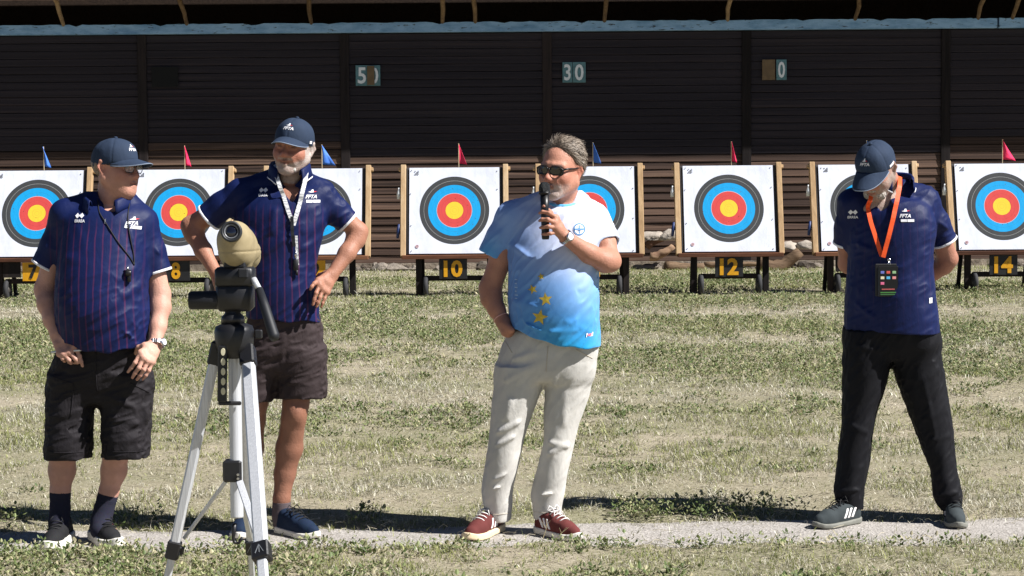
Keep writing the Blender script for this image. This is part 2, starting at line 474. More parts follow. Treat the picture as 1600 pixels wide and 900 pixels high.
def build_grass():
    x, y = scatter(8200, GY0 + .5, 33.8, 1.5)
    g = green_map(x, y)
    c1 = noise2(x, y, .11, 8.8); c2 = noise2(x * .7, y, .34, 18.8)
    cl = np.clip((c1 * .55 + c2 * .45 - .36) / .26, 0, 1)
    dens = (0.36 + 0.6 * cl) * (0.75 + .35 * g)
    p = on_path(x, y, .0)
    edge_w = np.minimum(np.abs(y - path_back(x)), np.abs(y - path_front(x)))
    keep = (RNG.random(len(x)) < dens) & (~p | (RNG.random(len(x)) < .03 + .75 * np.exp(-(edge_w / .085) ** 2)))
    x, y, g, cl = x[keep], y[keep], g[keep], cl[keep]
    n = len(x); sc = np.clip((y / 9.0) ** .62, .9, 2.4)
    green = RNG.random(n) < (0.12 + 0.66 * g)
    L = RNG.uniform(.012, .045, n) * (0.5 + 0.8 * cl) * sc ** .5
    L *= np.where(RNG.random(n) < .04, 1.9, 1.0) * np.where(y < 8, .8, 1.0)
    W = RNG.uniform(.0018, .0046, n) * sc
    az = RNG.uniform(0, 2 * PI, n); lean = np.where(green, RNG.uniform(.45, 1.45, n), RNG.uniform(.85, 1.6, n))
    dx, dy = np.cos(az), np.sin(az)
    base = np.stack([x, y, np.full(n, -.004)], 1)
    z0 = 0.03 * (noise2(x, y, .7, 1.0) - .3) + 0.014 * (noise2(x, y, .23, 2.0) - .5) + 0.012 * np.clip(edge_w[keep] / .12, 0, 1)
    base[:, 2] = np.where(on_path(x, y), -.004, z0 - .004)
    side = np.stack([-dy, dx, np.zeros(n)], 1) * (W / 2)[:, None]
    l1, l2 = lean * .6, lean * 1.15
    mid = base + np.stack([dx * np.sin(l1), dy * np.sin(l1), np.cos(l1)], 1) * (L * .55)[:, None]
    tip = mid + np.stack([dx * np.sin(l2), dy * np.sin(l2), np.cos(l2)], 1) * (L * .45)[:, None]
    tip[:, 2] = np.maximum(tip[:, 2], base[:, 2] + .006)
    V = np.stack([base - side, base + side, mid + side * .8, mid - side * .8, tip + side * .25, tip - side * .25], 1).reshape(-1, 3)
    o6 = (np.arange(n) * 6)[:, None]
    F = np.concatenate([o6 + np.array([[0, 1, 2, 3]]), o6 + np.array([[3, 2, 4, 5]])])
    t1 = RNG.random(n)[:, None]; t2 = RNG.random(n)[:, None]
    cg = np.array(srgb(106, 116, 62)) * (1 - t1) + np.array(srgb(180, 182, 120)) * t1
    cd = np.array(srgb(158, 150, 128)) * (1 - t2) + np.array(srgb(240, 236, 218)) * t2
    C = np.where(green[:, None], cg, cd) * RNG.uniform(.42, 1.15, n)[:, None]
    o = mesh_np('grass', V, F, BLADE, None, False, np.repeat(C, 6, 0))
    tag(o, 'short dry and green grass covering the shooting field', 'grass', kind='stuff')
    return n
N_GRASS = build_grass()
def build_weeds():
    """low leafy ground weeds: rosettes of small rounded leaves"""
    x, y = scatter(620, GY0 + .6, 31, 1.35)
    m = (noise2(x * .5, y, 1.3, 21.3) - .5) * 1.35 + .5; m2 = noise2(x, y, .3, 14.2); m3 = noise2(x, y, .12, 34.2)
    q = m * .45 + m2 * .3 + m3 * .25
    thr = np.full(len(x), .485)
    thr = np.where(y < path_front(x) + .02, .44, thr)
    thr = np.where((np.abs(y - path_back(x) - .14) < .14), .47, thr)
    for yc, w, dv in ((14.6, .8, -.08), (13.0, .45, .12), (22.6, 1.0, .1), (11.3, .8, -.04), (9.3, .4, .03), (18, 1.5, -.03)): thr = thr + dv * np.exp(-((y - yc) / w) ** 2)
    keep = (q > thr) & ~on_path(x, y, .0)
    x, y = x[keep], y[keep]; tall = np.clip((q[keep] - thr[keep]) * 6, 0, .6)
    ex, ey, et = [], [], []
    for u0, u1, k in ((965, 1210, 170), (1210, 1290, 16), (545, 600, 14), (200, 260, 26), (0, 60, 16)):
        for _ in range(k):
            g_ = ground_at(random.uniform(u0, u1), 812); ex.append(g_.x); ey.append(float(path_back(np.array([g_.x]))[0]) + random.uniform(-.02, .25)); et.append(1.0)
    for _ in range(430):
        xx = random.uniform(-2.9, 2.9); ex.append(xx); ey.append(float(path_front(np.array([xx]))[0]) - abs(random.gauss(0, .14)) + .02); et.append(.35 if xx > -1.4 else .1)
    x = np.concatenate([x, ex]); y = np.concatenate([y, ey]); tall = np.concatenate([tall, et])
    nr = len(x); nl = 8; N = nr * nl
    rep = lambda a: np.repeat(a, nl)
    s = rep(RNG.uniform(.7, 1.2, nr) * np.maximum(1, y / 10) ** .55)
    az = RNG.uniform(0, 2 * PI, N); el = RNG.uniform(.0, 1.0, N); r0 = RNG.uniform(.004, .034, N) * s; h0 = RNG.uniform(.004, 1, N) * (.03 + .045 * rep(tall)) * s
    L = RNG.uniform(.011, .025, N) * s; W = L * RNG.uniform(.35, .8, N)
    d = np.stack([np.cos(az) * np.cos(el), np.sin(az) * np.cos(el), np.sin(el)], 1); sd = np.stack([-np.sin(az), np.cos(az), np.zeros(N)], 1); up = -np.cross(d, sd)
    p = np.stack([rep(x) + np.cos(az) * r0, rep(y) + np.sin(az) * r0, h0 + .004], 1)
    L1, W1 = L[:, None], W[:, None]
    pts = np.stack([p, p + d * L1 * .45 + sd * W1 * .5 + up * L1 * .1, p + d * L1 * .9 + sd * W1 * .28, p + d * L1 - up * L1 * .08, p + d * L1 * .9 - sd * W1 * .28, p + d * L1 * .45 - sd * W1 * .5 + up * L1 * .1], 1).reshape(-1, 3)
    o6 = (np.arange(N) * 6)[:, None]; F = np.concatenate([o6 + np.array([[0, 1, 2, 3]]), o6 + np.array([[0, 3, 4, 5]])])
    pal = np.array([srgb(98, 112, 68), srgb(120, 130, 84), srgb(88, 104, 58), srgb(138, 144, 98), srgb(154, 154, 114), srgb(170, 162, 130)]); C = rep(RNG.integers(0, len(pal), nr)); C = pal[C] * RNG.uniform(.5, 1.3, N)[:, None]
    o = mesh_np('weeds', pts, F, LEAF, None, False, np.repeat(C, 6, 0))
    tag(o, 'low leafy green weeds fringing the pale gravel path', 'weeds', kind='stuff')
build_weeds()
def build_litter():
    """pale broken straw stalks lying on turf and path edge"""
    bm_v, F, C = [], [], []; k = 0
    x, y = scatter(260, GY0 + .6, 26, 1.25)
    keep = ~on_path(x, y, .02) | (RNG.random(len(x)) < .12); x, y = x[keep], y[keep]
    for i in range(len(x)):
        az = random.gauss(0, .7); L = random.uniform(.02, .075) * max(1, y[i] / 12) ** .5; w = .0011 * max(1, y[i] / 9)
        d = np.array([math.cos(az), math.sin(az) * .8, random.uniform(-.05, .18)]); sd = np.array([0, 0, w])
        p = np.array([x[i], y[i], random.uniform(.005, .03)]); q = p + d * L * .5 + np.array([0, random.uniform(-.01, .01), random.uniform(0, .012)]); r = p + d * L
        bm_v += [p - sd, p + sd, q + sd, q - sd, r + sd, r - sd]; F += [(k, k + 3, k + 2, k + 1), (k + 3, k + 5, k + 4, k + 2)]; k += 6
        c = np.array(srgb(214, 204, 180)) * random.uniform(.55, 1.05); C += [c] * 6
    tag(mesh_np('straw_litter', bm_v, F, BLADE, None, False, np.array(C)), 'pale broken straw stalks scattered over the turf', 'straw', kind='stuff')
build_litter()
# ---- a few dry stalks standing at the path edge in front of the microphone man's shoes
for i, (u, v) in enumerate(((848, 842), (866, 846), (884, 838), (1192, 868), (420, 858))):
    q = ground_at(u, v); bm = bmesh.new(); h = random.uniform(.06, .12)
    tip = Vector((q.x + random.uniform(-.03, .06), q.y - .02, h))
    bm_tube(bm, [q, q.lerp(tip, .5) + Vector((.01, 0, .01)), tip], [.0016, .0013, .0008], 5)
    for s in (-1, 1):
        bm_tube(bm, [q.lerp(tip, .6), q.lerp(tip, .8) + Vector((.02 * s, 0, .012))], [.0011, .0006], 4)
    tag(mesh_bm('dry_stalk', bm, simple('dry_stalk', srgb(205, 190, 150), .8) if i == 0 else bpy.data.materials['dry_stalk'], None),
        ['dry forked stalk beside the maroon shoe turned sideways', 'second dry stalk in front of the maroon shoe', 'leaning dry stalk by the toe of the maroon shoe', 'dry stalk in the fringe right of the path centre', 'dry stalk in weeds beside the tripod foot'][i], 'dry stalk', 'dry stalks along the path')
# ================================================================== TIMBER SHED behind the targets
WY = 35.0
PX = lambda u, Y: at(u, 292, Y).x
def wood_mat(name, dark, mid, light, streak=(1.2, 30, 30), rnd=.5, rough=.85, bs=.5):
    t = NT(name); oi = t.n('ObjectInfo'); c = t.coord('Object', streak)
    ad = t.n('VectorMath', operation='ADD'); t.l(c, ad.inputs[0])
    sc = t.n('VectorMath', operation='SCALE'); t.l(oi.outputs['Location'], sc.inputs[0]); sc.inputs['Scale'].default_value = 3.7
    t.l(sc.outputs[0], ad.inputs[1])
    f = t.noise(ad.outputs[0], 1.0, 6, .65, .3); f2 = t.noise(ad.outputs[0], 5.0, 3, .6)
    r = t.math('MULTIPLY_ADD', oi.outputs['Random'], rnd, -rnd / 2)
    k = t.math('ADD', f, r)
    col = t.ramp(k, [(.22, dark), (.52, mid), (.82, light)])
    t.color(t.mix(t.math('MULTIPLY', f2, .45), col, dark)); t.set(Roughness=rough); t.b.inputs['Specular IOR Level'].default_value = .2
    t.bump(f, bs, .01); return t.m
M_PLANK = wood_mat('brown_plank', srgb(40, 31, 28), srgb(90, 72, 63), srgb(146, 118, 100), rnd=.32)
M_PLANK_DARK = wood_mat('dark_plank', srgb(34, 31, 35), srgb(52, 47, 52), srgb(74, 63, 63), rnd=.14)
M_POST = wood_mat('dark_post', srgb(26, 22, 22), srgb(44, 38, 38), srgb(62, 52, 50), (20, 20, 1.0))
M_STRUT = wood_mat('pale_strut', srgb(92, 74, 56), srgb(138, 114, 86), srgb(176, 150, 118), (12, 12, 2))
shed = empty('timber_shed', (0, WY, 0), 'long dark timber shed wall of horizontal planks behind the targets', 'shed')
posts_u = [-92, 226, 541, 856, 1166, 1476, 1790]
def build_shed():
    px = [-15.5] + [PX(u, WY) for u in posts_u[1:-1]] + [15.5]
    z_top = at(800, 51, WY).z; z0 = .12; n = 30; ph = (z_top - z0) / n
    variants = []
    for k in range(4):
        bm = bmesh.new(); seg = 7; rows = []
        rr = random.Random(100 + k)
        for i in range(seg + 1):
            xx = -.5 + i / seg
            a, b = rr.uniform(-.004, .004), rr.uniform(-.004, .004); y = rr.uniform(-.004, .004)
            h = ph / 2 - .0015
            rows.append([bm.verts.new((xx, .03, -h)), bm.verts.new((xx, -.030 + y, -h + .002 + a)), bm.verts.new((xx, -.038 + y, -h + .010 + a)), bm.verts.new((xx, -.022 + y, h - .012 + b)), bm.verts.new((xx, -.012 + y, h - .002 + b)), bm.verts.new((xx, .03, h))])
        for i in range(seg):
            for j in range(5): bm.faces.new((rows[i][j], rows[i + 1][j], rows[i + 1][j + 1], rows[i][j + 1]))
        bm.faces.new(rows[0]); bm.faces.new(list(reversed(rows[-1])))
        me = bpy.data.meshes.new('plank'); bm.normal_update(); bm.to_mesh(me); bm.free(); me.materials.append(M_PLANK); m2 = me.copy(); m2.materials.clear(); m2.materials.append(M_PLANK_DARK); variants.append((me, m2))
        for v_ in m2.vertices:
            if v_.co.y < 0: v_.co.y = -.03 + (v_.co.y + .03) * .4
    for b in range(6):
        x0, x1 = px[b], px[b + 1]
        for r in range(n):
            o = link(bpy.data.objects.new('plank', random.choice(variants)[0 if random.random() < BROWN_SHARE(z0 + ph * (r + .5)) else 1]), shed)
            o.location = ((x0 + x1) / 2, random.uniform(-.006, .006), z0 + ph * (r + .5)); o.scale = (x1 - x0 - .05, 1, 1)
            o.rotation_euler = (random.gauss(0, .02), random.gauss(0, .0007), 0)
    for x in px[1:-1]:
        bm = bmesh.new(); bm_box(bm, (0, 0, (z_top) / 2), (.17, .09, z_top), bev=.008)
        mesh_bm('post', bm, M_POST, shed, loc=(x, -.02, 0))
    # backing so that no light leaks through the joints, floor plinth
    bm = bmesh.new(); bm_box(bm, (0, .09, 2.3), (31.4, .08, 4.6)); mesh_bm('backing_wall', bm, M_POST, shed)
    t = NT('rubble_plinth'); c = t.coord('Object'); f = t.noise(c, 6, 5, .7)
    t.color(t.ramp(f, [(.3, srgb(90, 80, 70)), (.7, srgb(165, 152, 136))])); t.set(Roughness=.95); t.bump(f, .8, .05)
    bm = bmesh.new(); bm_box(bm, (0, -.02, .06), (31.2, .2, .12)); mesh_bm('plinth', bm, t.m, shed)
    # pale metal-clad beam on top, in two lengths with a gap near the right end
    t = NT('painted_beam'); c = t.coord('Object', (1, 1, 3)); f = t.noise(c, 2.6, 5, .65); g = t.noise(t.coord('Object', (2.2, 1, 9)), 3, 3, .6)
    a = t.ramp(f, [(.3, srgb(96, 140, 180)), (.6, srgb(146, 184, 218))])
    t.color(t.mix(t.ramp(g, [(.62, (0, 0, 0)), (.7, (1, 1, 1))]), a, srgb(52, 56, 58))); t.set(Roughness=.7)
    zb0, zb1 = z_top + .012, at(800, 34, WY - .12).z
    gx = PX(1555, WY)
    def beam_part(xa, xb, seed):
        rr = random.Random(seed); bm = bmesh.new(); nseg = int((xb - xa) / .12); prev = None
        for i in range(nseg + 1):
            xx = xa + (xb - xa) * i / nseg; zt = zb1 + rr.uniform(-.008, .008) - (.03 if rr.random() < .05 else 0)
            ring = [bm.verts.new((xx, -.15, zb0)), bm.verts.new((xx, -.15, zt)), bm.verts.new((xx, .1, zt)), bm.verts.new((xx, .1, zb0))]
            if prev:
                for j in range(4): bm.faces.new((prev[j], prev[(j + 1) % 4], ring[(j + 1) % 4], ring[j]))
            else: bm.faces.new(ring)
            prev = ring
        bm.faces.new(list(reversed(prev))); mesh_bm('top_beam', bm, t.m, shed)
    beam_part(-15.5, gx - .02, 1); beam_part(gx + .02, 15.5, 2)
    # roof: eave, soffit boards, back wall and ends so that the loft stays dark
    ze = at(800, -5, WY - EAVE).z
    M_SOFFIT = wood_mat('soffit_board', srgb(30, 25, 22), srgb(52, 42, 36), srgb(74, 60, 50), (30, 1, 30))
    bm = bmesh.new(); bm_box(bm, (0, -EAVE, ze + .09), (31.6, .05, .18)); mesh_bm('eave_board', bm, M_PLANK, shed)
    bm = bmesh.new()
    sl = math.radians(14)
    bm_box(bm, (0, 2.2 - EAVE + .1, ze + .17 + math.tan(sl) * 2.2), (31.6, 4.6 / math.cos(sl), .06), Matrix.Rotation(sl, 3, 'X')); mesh_bm('roof', bm, M_SOFFIT, shed)
    for i in range(31):
        bm = bmesh.new(); bm_box(bm, (-15 + i, 2.2 - EAVE + .1, ze + .07 + math.tan(sl) * 2.2), (.08, 4.4 / math.cos(sl), .14), Matrix.Rotation(sl, 3, 'X')); mesh_bm('rafter', bm, M_SOFFIT, shed)
    bm = bmesh.new(); bm_box(bm, (0, 4, 3.2), (31.2, .06, 6.4)); mesh_bm('rear_wall', bm, M_SOFFIT, shed)
    for s in (-1, 1):
        bm = bmesh.new(); bm_box(bm, (15.55 * s, 2, 2.9), (.06, 4.1, 5.8)); mesh_bm('end_wall', bm, M_SOFFIT, shed)
    for u in (107, 298, 491, 694, 745, 945, 1136, 1333, 1524, 1577):
        x = PX(u, WY); bm = bmesh.new(); rr = random.Random(u); top = Vector((rr.uniform(-.04, .03), -EAVE + .06, ze + .12)); bot = Vector((0, -.12, zb1 - .01))
        pts = [bot, bot.lerp(top, .35) + Vector((rr.uniform(-.03, .03), -.03, .03)), bot.lerp(top, .7) + Vector((rr.uniform(-.02, .03), -.02, .02)), top]
        bm_tube(bm, pts, [.036, .042, .045, .05], 8); mesh_bm('strut', bm, M_STRUT, shed, True, loc=(x, 0, 0))
EAVE = .92
BROWN_SHARE = lambda z: 1.0 if z < 2.1 else .35 if z < 2.4 else .0  # share of brown planks by height: brown low down, darker ones above
build_shed()
# ---- distance number boards on the wall
M_TEAL = simple('teal_panel', srgb(92, 130, 136), .7, nscale=14, namt=.3, bscale=40)
M_WHITEP = simple('white_paint', srgb(235, 238, 240), .6, nscale=20, namt=.08)
M_BROWNP = simple('brown_panel', srgb(112, 92, 66), .8, nscale=10, namt=.25)
M_BLACKP = simple('black_panel', srgb(8, 8, 10), .9, nscale=10, namt=.2)
def digit_mesh(name, s, w, h, mat, parent, loc, th=.006, bold=.02):
    V, F = text_verts(s, 1.0, 3, bold)
    mn, mx = V.min(0), V.max(0); V = (V - (mn + mx) / 2)
    V[:, 0] *= w / (mx[0] - mn[0]); V[:, 1] *= h / (mx[1] - mn[1])
    W = np.stack([V[:, 0], np.zeros(len(V)), V[:, 1]], 1)
    o = mesh_py(name, W, F, mat, parent); o.location = loc
    md = o.modifiers.new('thick', 'SOLIDIFY'); md.thickness = th; md.offset = 0
    return o
def board(name, label, cx, cy, panels):
    """panels: (u0,v0,u1,v1,material,digit or None, digit material)"""
    c = at(cx, cy, WY - .05); e = empty(name, (c.x, c.y, c.z), label, 'sign')
    for (u0, v0, u1, v1, m, dg, off) in panels:
        a, b = at(u0, v1, WY - .06), at(u1, v0, WY - .06); bm = bmesh.new()
        bm_box(bm, ((a.x + b.x) / 2 - c.x, -.01 - off, (a.z + b.z) / 2 - c.z), (b.x - a.x, .02, b.z - a.z), bev=.002)
        mesh_bm('panel', bm, m, e)
        if dg: digit_mesh('digit', dg, (b.x - a.x) * .68, (b.z - a.z) * .8, M_WHITEP, e, ((a.x + b.x) / 2 - c.x, -.026 - off, (a.z + b.z) / 2 - c.z))
board('distance_sign', 'teal number board reading 50 with a brown slat over its zero', 575, 118, [(556, 102, 575, 134, M_TEAL, '5', 0), (575, 102, 594, 134, M_TEAL, '0', 0), (574, 103, 585, 133, M_BROWNP, None, .035)])
board('distance_sign', 'teal number board reading 30 on the dark wall', 897, 113, [(879, 97, 894, 129, M_TEAL, '3', 0), (895, 97, 915, 129, M_TEAL, '0', 0)])
board('distance_sign', 'teal zero number board next to a blank brown panel', 1210, 109, [(1191, 93, 1211, 125, M_BROWNP, None, 0), (1213, 93, 1229, 125, M_TEAL, '0', 0)])
board('distance_sign', 'blank black board on the wall above the left men', 257, 120, [(237, 104, 278, 136, M_BLACKP, None, 0)])
# ================================================================== ARCHERY TARGETS
TY = 26.0
LEAN = math.radians(15)
def face_material():
    t = NT('target_face_print'); c = t.n('TexCoord'); sp = t.n('SeparateXYZ'); t.l(c.outputs['Object'], sp.inputs[0])
    x, y = sp.outputs[0], sp.outputs[2]
    r = t.math('SQRT', t.math('ADD', t.math('MULTIPLY', x, x), t.math('MULTIPLY', y, y)))
    wn_ = t.noise(t.coord('Object'), 3, 2); paper = t.ramp(wn_, [(.3, srgb(212, 216, 230)), (.7, srgb(228, 232, 244))])
    k = 0.61
    col = t.ramp(t.math('DIVIDE', r, k), [(0, srgb(232, 196, 56)), (.2, srgb(150, 60, 40)), (.205, srgb(206, 72, 70)), (.398, srgb(232, 190, 196)), (.402, srgb(150, 170, 190)), (.41, srgb(10, 156, 218)), (.6, srgb(30, 60, 80)), (.605, srgb(62, 64, 66)), (.695, srgb(150, 152, 152)), (.702, srgb(62, 64, 66)), (.8, srgb(232, 232, 238))], 'CONSTANT')
    # thin score lines inside yellow, red and blue
    def line(rr, w=.0025): return t.math('LESS_THAN', t.math('ABSOLUTE', t.math('SUBTRACT', t.math('DIVIDE', r, k), rr)), w)
    ln = t.math('ADD', t.math('ADD', line(.1), line(.05)), t.math('ADD', line(.3), line(.5)))
    col = t.mix(t.math('MULTIPLY', ln, .35), col, srgb(60, 60, 60))
    inside = t.math('LESS_THAN', r, k * .8)
    col = t.mix(inside, paper, col)
    # arrow holes near the centre
    vz = t.n('TexVoronoi'); vz.inputs['Scale'].default_value = 28; oi = t.n('ObjectInfo')
    ad = t.n('VectorMath', operation='ADD'); t.l(c.outputs['Object'], ad.inputs[0]); t.l(oi.outputs['Location'], ad.inputs[1]); t.l(ad.outputs[0], vz.inputs['Vector'])
    sepc = t.n('SeparateColor'); t.l(vz.outputs['Color'], sepc.inputs[0])
    hole = t.math('MULTIPLY', t.math('LESS_THAN', vz.outputs['Distance'], .16), t.math('MULTIPLY', t.math('GREATER_THAN', sepc.outputs[0], .84), t.math('LESS_THAN', r, .38)))
    col = t.mix(hole, col, srgb(90, 60, 30))
    t.color(col); t.set(Roughness=.75); t.b.inputs['Specular IOR Level'].default_value = .3
    t.bump(t.noise(t.coord('Object', (1, 1, .5)), 6, 3, .5), .25, .03)
    return t.m
M_FACE = face_material()
M_FOAM = simple('dark_foam', srgb(58, 56, 58), .9, nscale=30, namt=.2, bscale=60)
M_PINE = wood_mat('pine_batten', srgb(160, 130, 96), srgb(196, 166, 128), srgb(218, 194, 160), (14, 14, 1.6), rnd=.3)
M_LEDGE = wood_mat('brown_ledge', srgb(72, 46, 34), srgb(112, 72, 52), srgb(140, 96, 70), (2, 20, 20))
M_TAR = wood_mat('tarred_leg', srgb(24, 22, 22), srgb(42, 36, 34), srgb(66, 54, 46), (20, 20, 2))
M_RUB = simple('rubber', srgb(46, 46, 48), .8, nscale=30, namt=.2)
M_HUB = simple('wheel_hub', srgb(96, 92, 88), .5, .6)
M_PLATEB = simple('black_plate', srgb(24, 24, 26), .6, nscale=12)
M_YEL = simple('yellow_paint', srgb(222, 160, 14), .55, nscale=18, namt=.12)
M_PIN = simple('pin', srgb(90, 90, 90), .4, .5)
M_RED = simple('red_flag', srgb(240, 40, 92), .6); M_BLU = simple('blue_flag', srgb(66, 122, 214), .6)
M_STICK = simple('flag_stick', srgb(206, 186, 150), .7)
M_PRINT = simple('printed_mark', srgb(90, 92, 98), .8); M_STAMP = simple('stamp', srgb(214, 182, 186), .8)
M_BOT = simple('white_plastic', srgb(226, 230, 232), .4); M_BLUP = simple('blue_plastic', srgb(30, 52, 104), .5)
def make_target(num, u, label):
    gx = at(u, 329 - (u - 710) * .0073, TY).x
    T = empty('archery_target', (gx, TY, 0), label, 'target', 'archery targets in a row before the shed')
    zc = at(710, 328.8, TY + .15).z
    R = Matrix.Rotation(-LEAN, 3, 'X')
    # board pivot at bottom centre
    zb = .60; H = 2 * (zc - zb) / math.cos(LEAN); 
    def P(x, y, h): return Vector((0, 0, zb)) + R @ Vector((x, y, h))
    rr = random.Random(num)
    bm = bmesh.new(); bm_box(bm, P(0, .09, H / 2), (1.36, .16, H), R, .012); mesh_bm('backing_board', bm, M_FOAM, T)
    # paper with slight waves
    n = 18; w, h = 1.262, 1.238; V, F = [], []
    for i in range(n + 1):
        for j in range(n + 1):
            x = (i / n - .5) * w; z = (j / n - .5) * h
            y = -.004 - .006 * abs(vnoise(np.array([[x * 2.2 + num, z * 1.4 + num * 3, num]], np.float32))[0]) - .012 * max(0, abs(x) * 1.7 - .9) * (rr.random() * .6 + .4) * .5
            V.append((x, y, z))
    for i in range(n):
        for j in range(n):
            a = i * (n + 1) + j; F.append((a, a + n + 1, a + n + 2, a + 1))
    pf = mesh_py('paper_face', V, F, M_FACE, T, True); pf.rotation_euler = (-LEAN, 0, 0); pf.location = P(0, 0, H / 2)
    pins = [(-.6, .58), (.6, .58), (-.6, -.58), (.6, -.58), (-.605, .25), (.605, .3), (-.6, -.2), (.605, -.15)]
    for (a, b) in pins:
        bm = bmesh.new(); bm_lathe(bm, [(.0, -.006), (.006, -.005), (.0075, -.001), (.0, .002)], (0, 0, 0), (0, 1, 0), 8); o = mesh_bm('pin', bm, M_PIN, pf); o.location = (a + rr.uniform(-.008, .008), -.012, b + rr.uniform(-.02, .02))
    # printed corner block and stamp
    bm = bmesh.new()
    for i in range(3):
        for j in range(3):
            if (i * 7 + j * 5) % 4 != 1: bm_box(bm, (-.53 + i * .021 - .02, -.0135, .545 + j * .021 - .02), (.017, .0008, .013))
    mesh_bm('printed_mark', bm, M_PRINT, pf)
    bm = bmesh.new(); bm_lathe(bm, [(.025, 0), (.025, -.0006), (.019, -.0006), (.019, 0)], (-.52, -.0135, -.515), (0, 1, 0), 14); mesh_bm('stamp', bm, M_STAMP, pf)
    for s in (-1, 1):
        bm = bmesh.new(); bm_box(bm, P(s * .717, .03, H / 2 + .006), (.075, .10, H + .06), R, .006); mesh_bm('batten', bm, M_PINE, T)
        bm = bmesh.new(); bm_box(bm, P(s * .755, .035, H - .02), (.06, .07, .05), R, .006); mesh_bm('batten_block', bm, M_PINE, T)
        # legs, rear leg and wheel
        lx = s * .50
        bm = bmesh.new(); bm_box(bm, (lx, .06, .29), (.085, .07, .58), bev=.006); mesh_bm('leg', bm, M_TAR, T)
        bm = bmesh.new(); bm_tube(bm, [(lx - s * .03, .75, .0), (lx - s * .03, .3, 1.3)], .035, 4); mesh_bm('rear_leg', bm, M_TAR, T)
        wh = bmesh.new(); bm_lathe(wh, [(.07, -.026), (.12, -.034), (.145, -.022), (.15, 0), (.145, .022), (.12, .034), (.07, .026)], (s * .405, .06, .15), (1, 0, 0), 22); wo_ = mesh_bm('wheel', wh, M_RUB, T, True)
        bm = bmesh.new(); bm_lathe(bm, [(.0, -.04), (.03, -.04), (.065, -.02), (.065, .02), (.03, .04), (0, .04)], (s * .405, .06, .15), (1, 0, 0), 14); mesh_bm('hub', bm, M_HUB, wo_, True)
    bm = bmesh.new(); bm_box(bm, (0, .05, .265), (.80, .06, .07), bev=.006); mesh_bm('axle_bar', bm, M_TAR, T)
    bm = bmesh.new(); bm_box(bm, (0, .04, .565), (1.46, .24, .055), bev=.006); mesh_bm('ledge', bm, M_LEDGE, T)
    odd = num % 2
    bm = bmesh.new(); bm_box(bm, (-.02, -.02, .40), (.39 if not odd else .30, .02, .285 if not odd else .26), bev=.003); pl = mesh_bm('number_plate', bm, M_YEL if odd else M_PLATEB, T)
    s = str(num); digit_mesh('digit', s, (.125 if len(s) == 1 else .26), .235 if not odd else .2, M_PLATEB if odd else M_YEL, pl, (-.02, -.034, .40), bold=.035)
    if odd:
        bm = bmesh.new(); bm_box(bm, (-.32, -.01, .45), (.24, .03, .26)); mesh_bm('dark_board', bm, M_TAR, T)
    # wind flag on a stick
    zt = P(0, .05, H).z; fy = P(0, .05, H).y; fx = .06
    bm = bmesh.new(); bm_tube(bm, [(fx, fy, zt - .05), (fx, fy, zt + .345)], .006, 6); st = mesh_bm('flag_stick', bm, M_STICK, T)
    bm = bmesh.new(); wv = rr.uniform(.55, 1.05) * (1 if num not in (12, 8) else .6); rows = []
    m = 8
    for i in range(m + 1):
        q = i / m; row = []
        for j in range(5):
            p = j / 4; xx = wv * .19 * q * p ** .9; zz = .065 + .275 * (1 - q) - .02 * p * q
            row.append(bm.verts.new((fx + xx + .01 * p * (num == 7) * -1, fy + .03 * math.sin(p * 5 + q * 2 + num) * p, zt + zz)))
        rows.append(row)
    for i in range(m):
        for j in range(4): bm.faces.new((rows[i][j], rows[i + 1][j], rows[i + 1][j + 1], rows[i][j + 1]))
    fl = mesh_bm('flag', bm, M_BLU if odd else M_RED, T, True); md = fl.modifiers.new('thick', 'SOLIDIFY'); md.thickness = .003
    # arrow puller and spray bottle hanging at the left batten
    bm = bmesh.new(); q = P(-.78, .02, H * .72); bm_lathe(bm, [(.0, -.1), (.028, -.1), (.03, -.02), (.012, .03), (.012, .06), (0, .06)], q, (0, 0, 1), 10); mesh_bm('hanging_bottle', bm, M_BOT, T, True)
    bm = bmesh.new(); q = P(-.785, .02, H * .27); bm_tube(bm, [q + Vector((.01, 0, .1)), q, q - Vector((.012, 0, .1))], [.014, .026, .018], 8); mesh_bm('arrow_puller', bm, M_BLUP, T, True)
    return T
TL = {7: 'archery target with blue flag and yellow plate at the far left edge', 8: 'archery target numbered 8 behind the two left men', 9: 'blue-flagged archery target mostly hidden behind the bearded man at the tripod',
      10: 'archery target numbered 10 with red flag, fully visible', 11: 'blue-flagged archery target half hidden behind the man with the microphone',
      12: 'archery target numbered 12 standing alone right of the microphone man', 13: 'archery target mostly hidden behind the man with the orange lanyard', 14: 'archery target numbered 14 cut off by the right edge'}
for k, u in {7: 53, 8: 276, 9: 493, 10: 709.5, 11: 922, 12: 1141, 13: 1355, 14: 1570}.items(): make_target(k, u, TL[k])
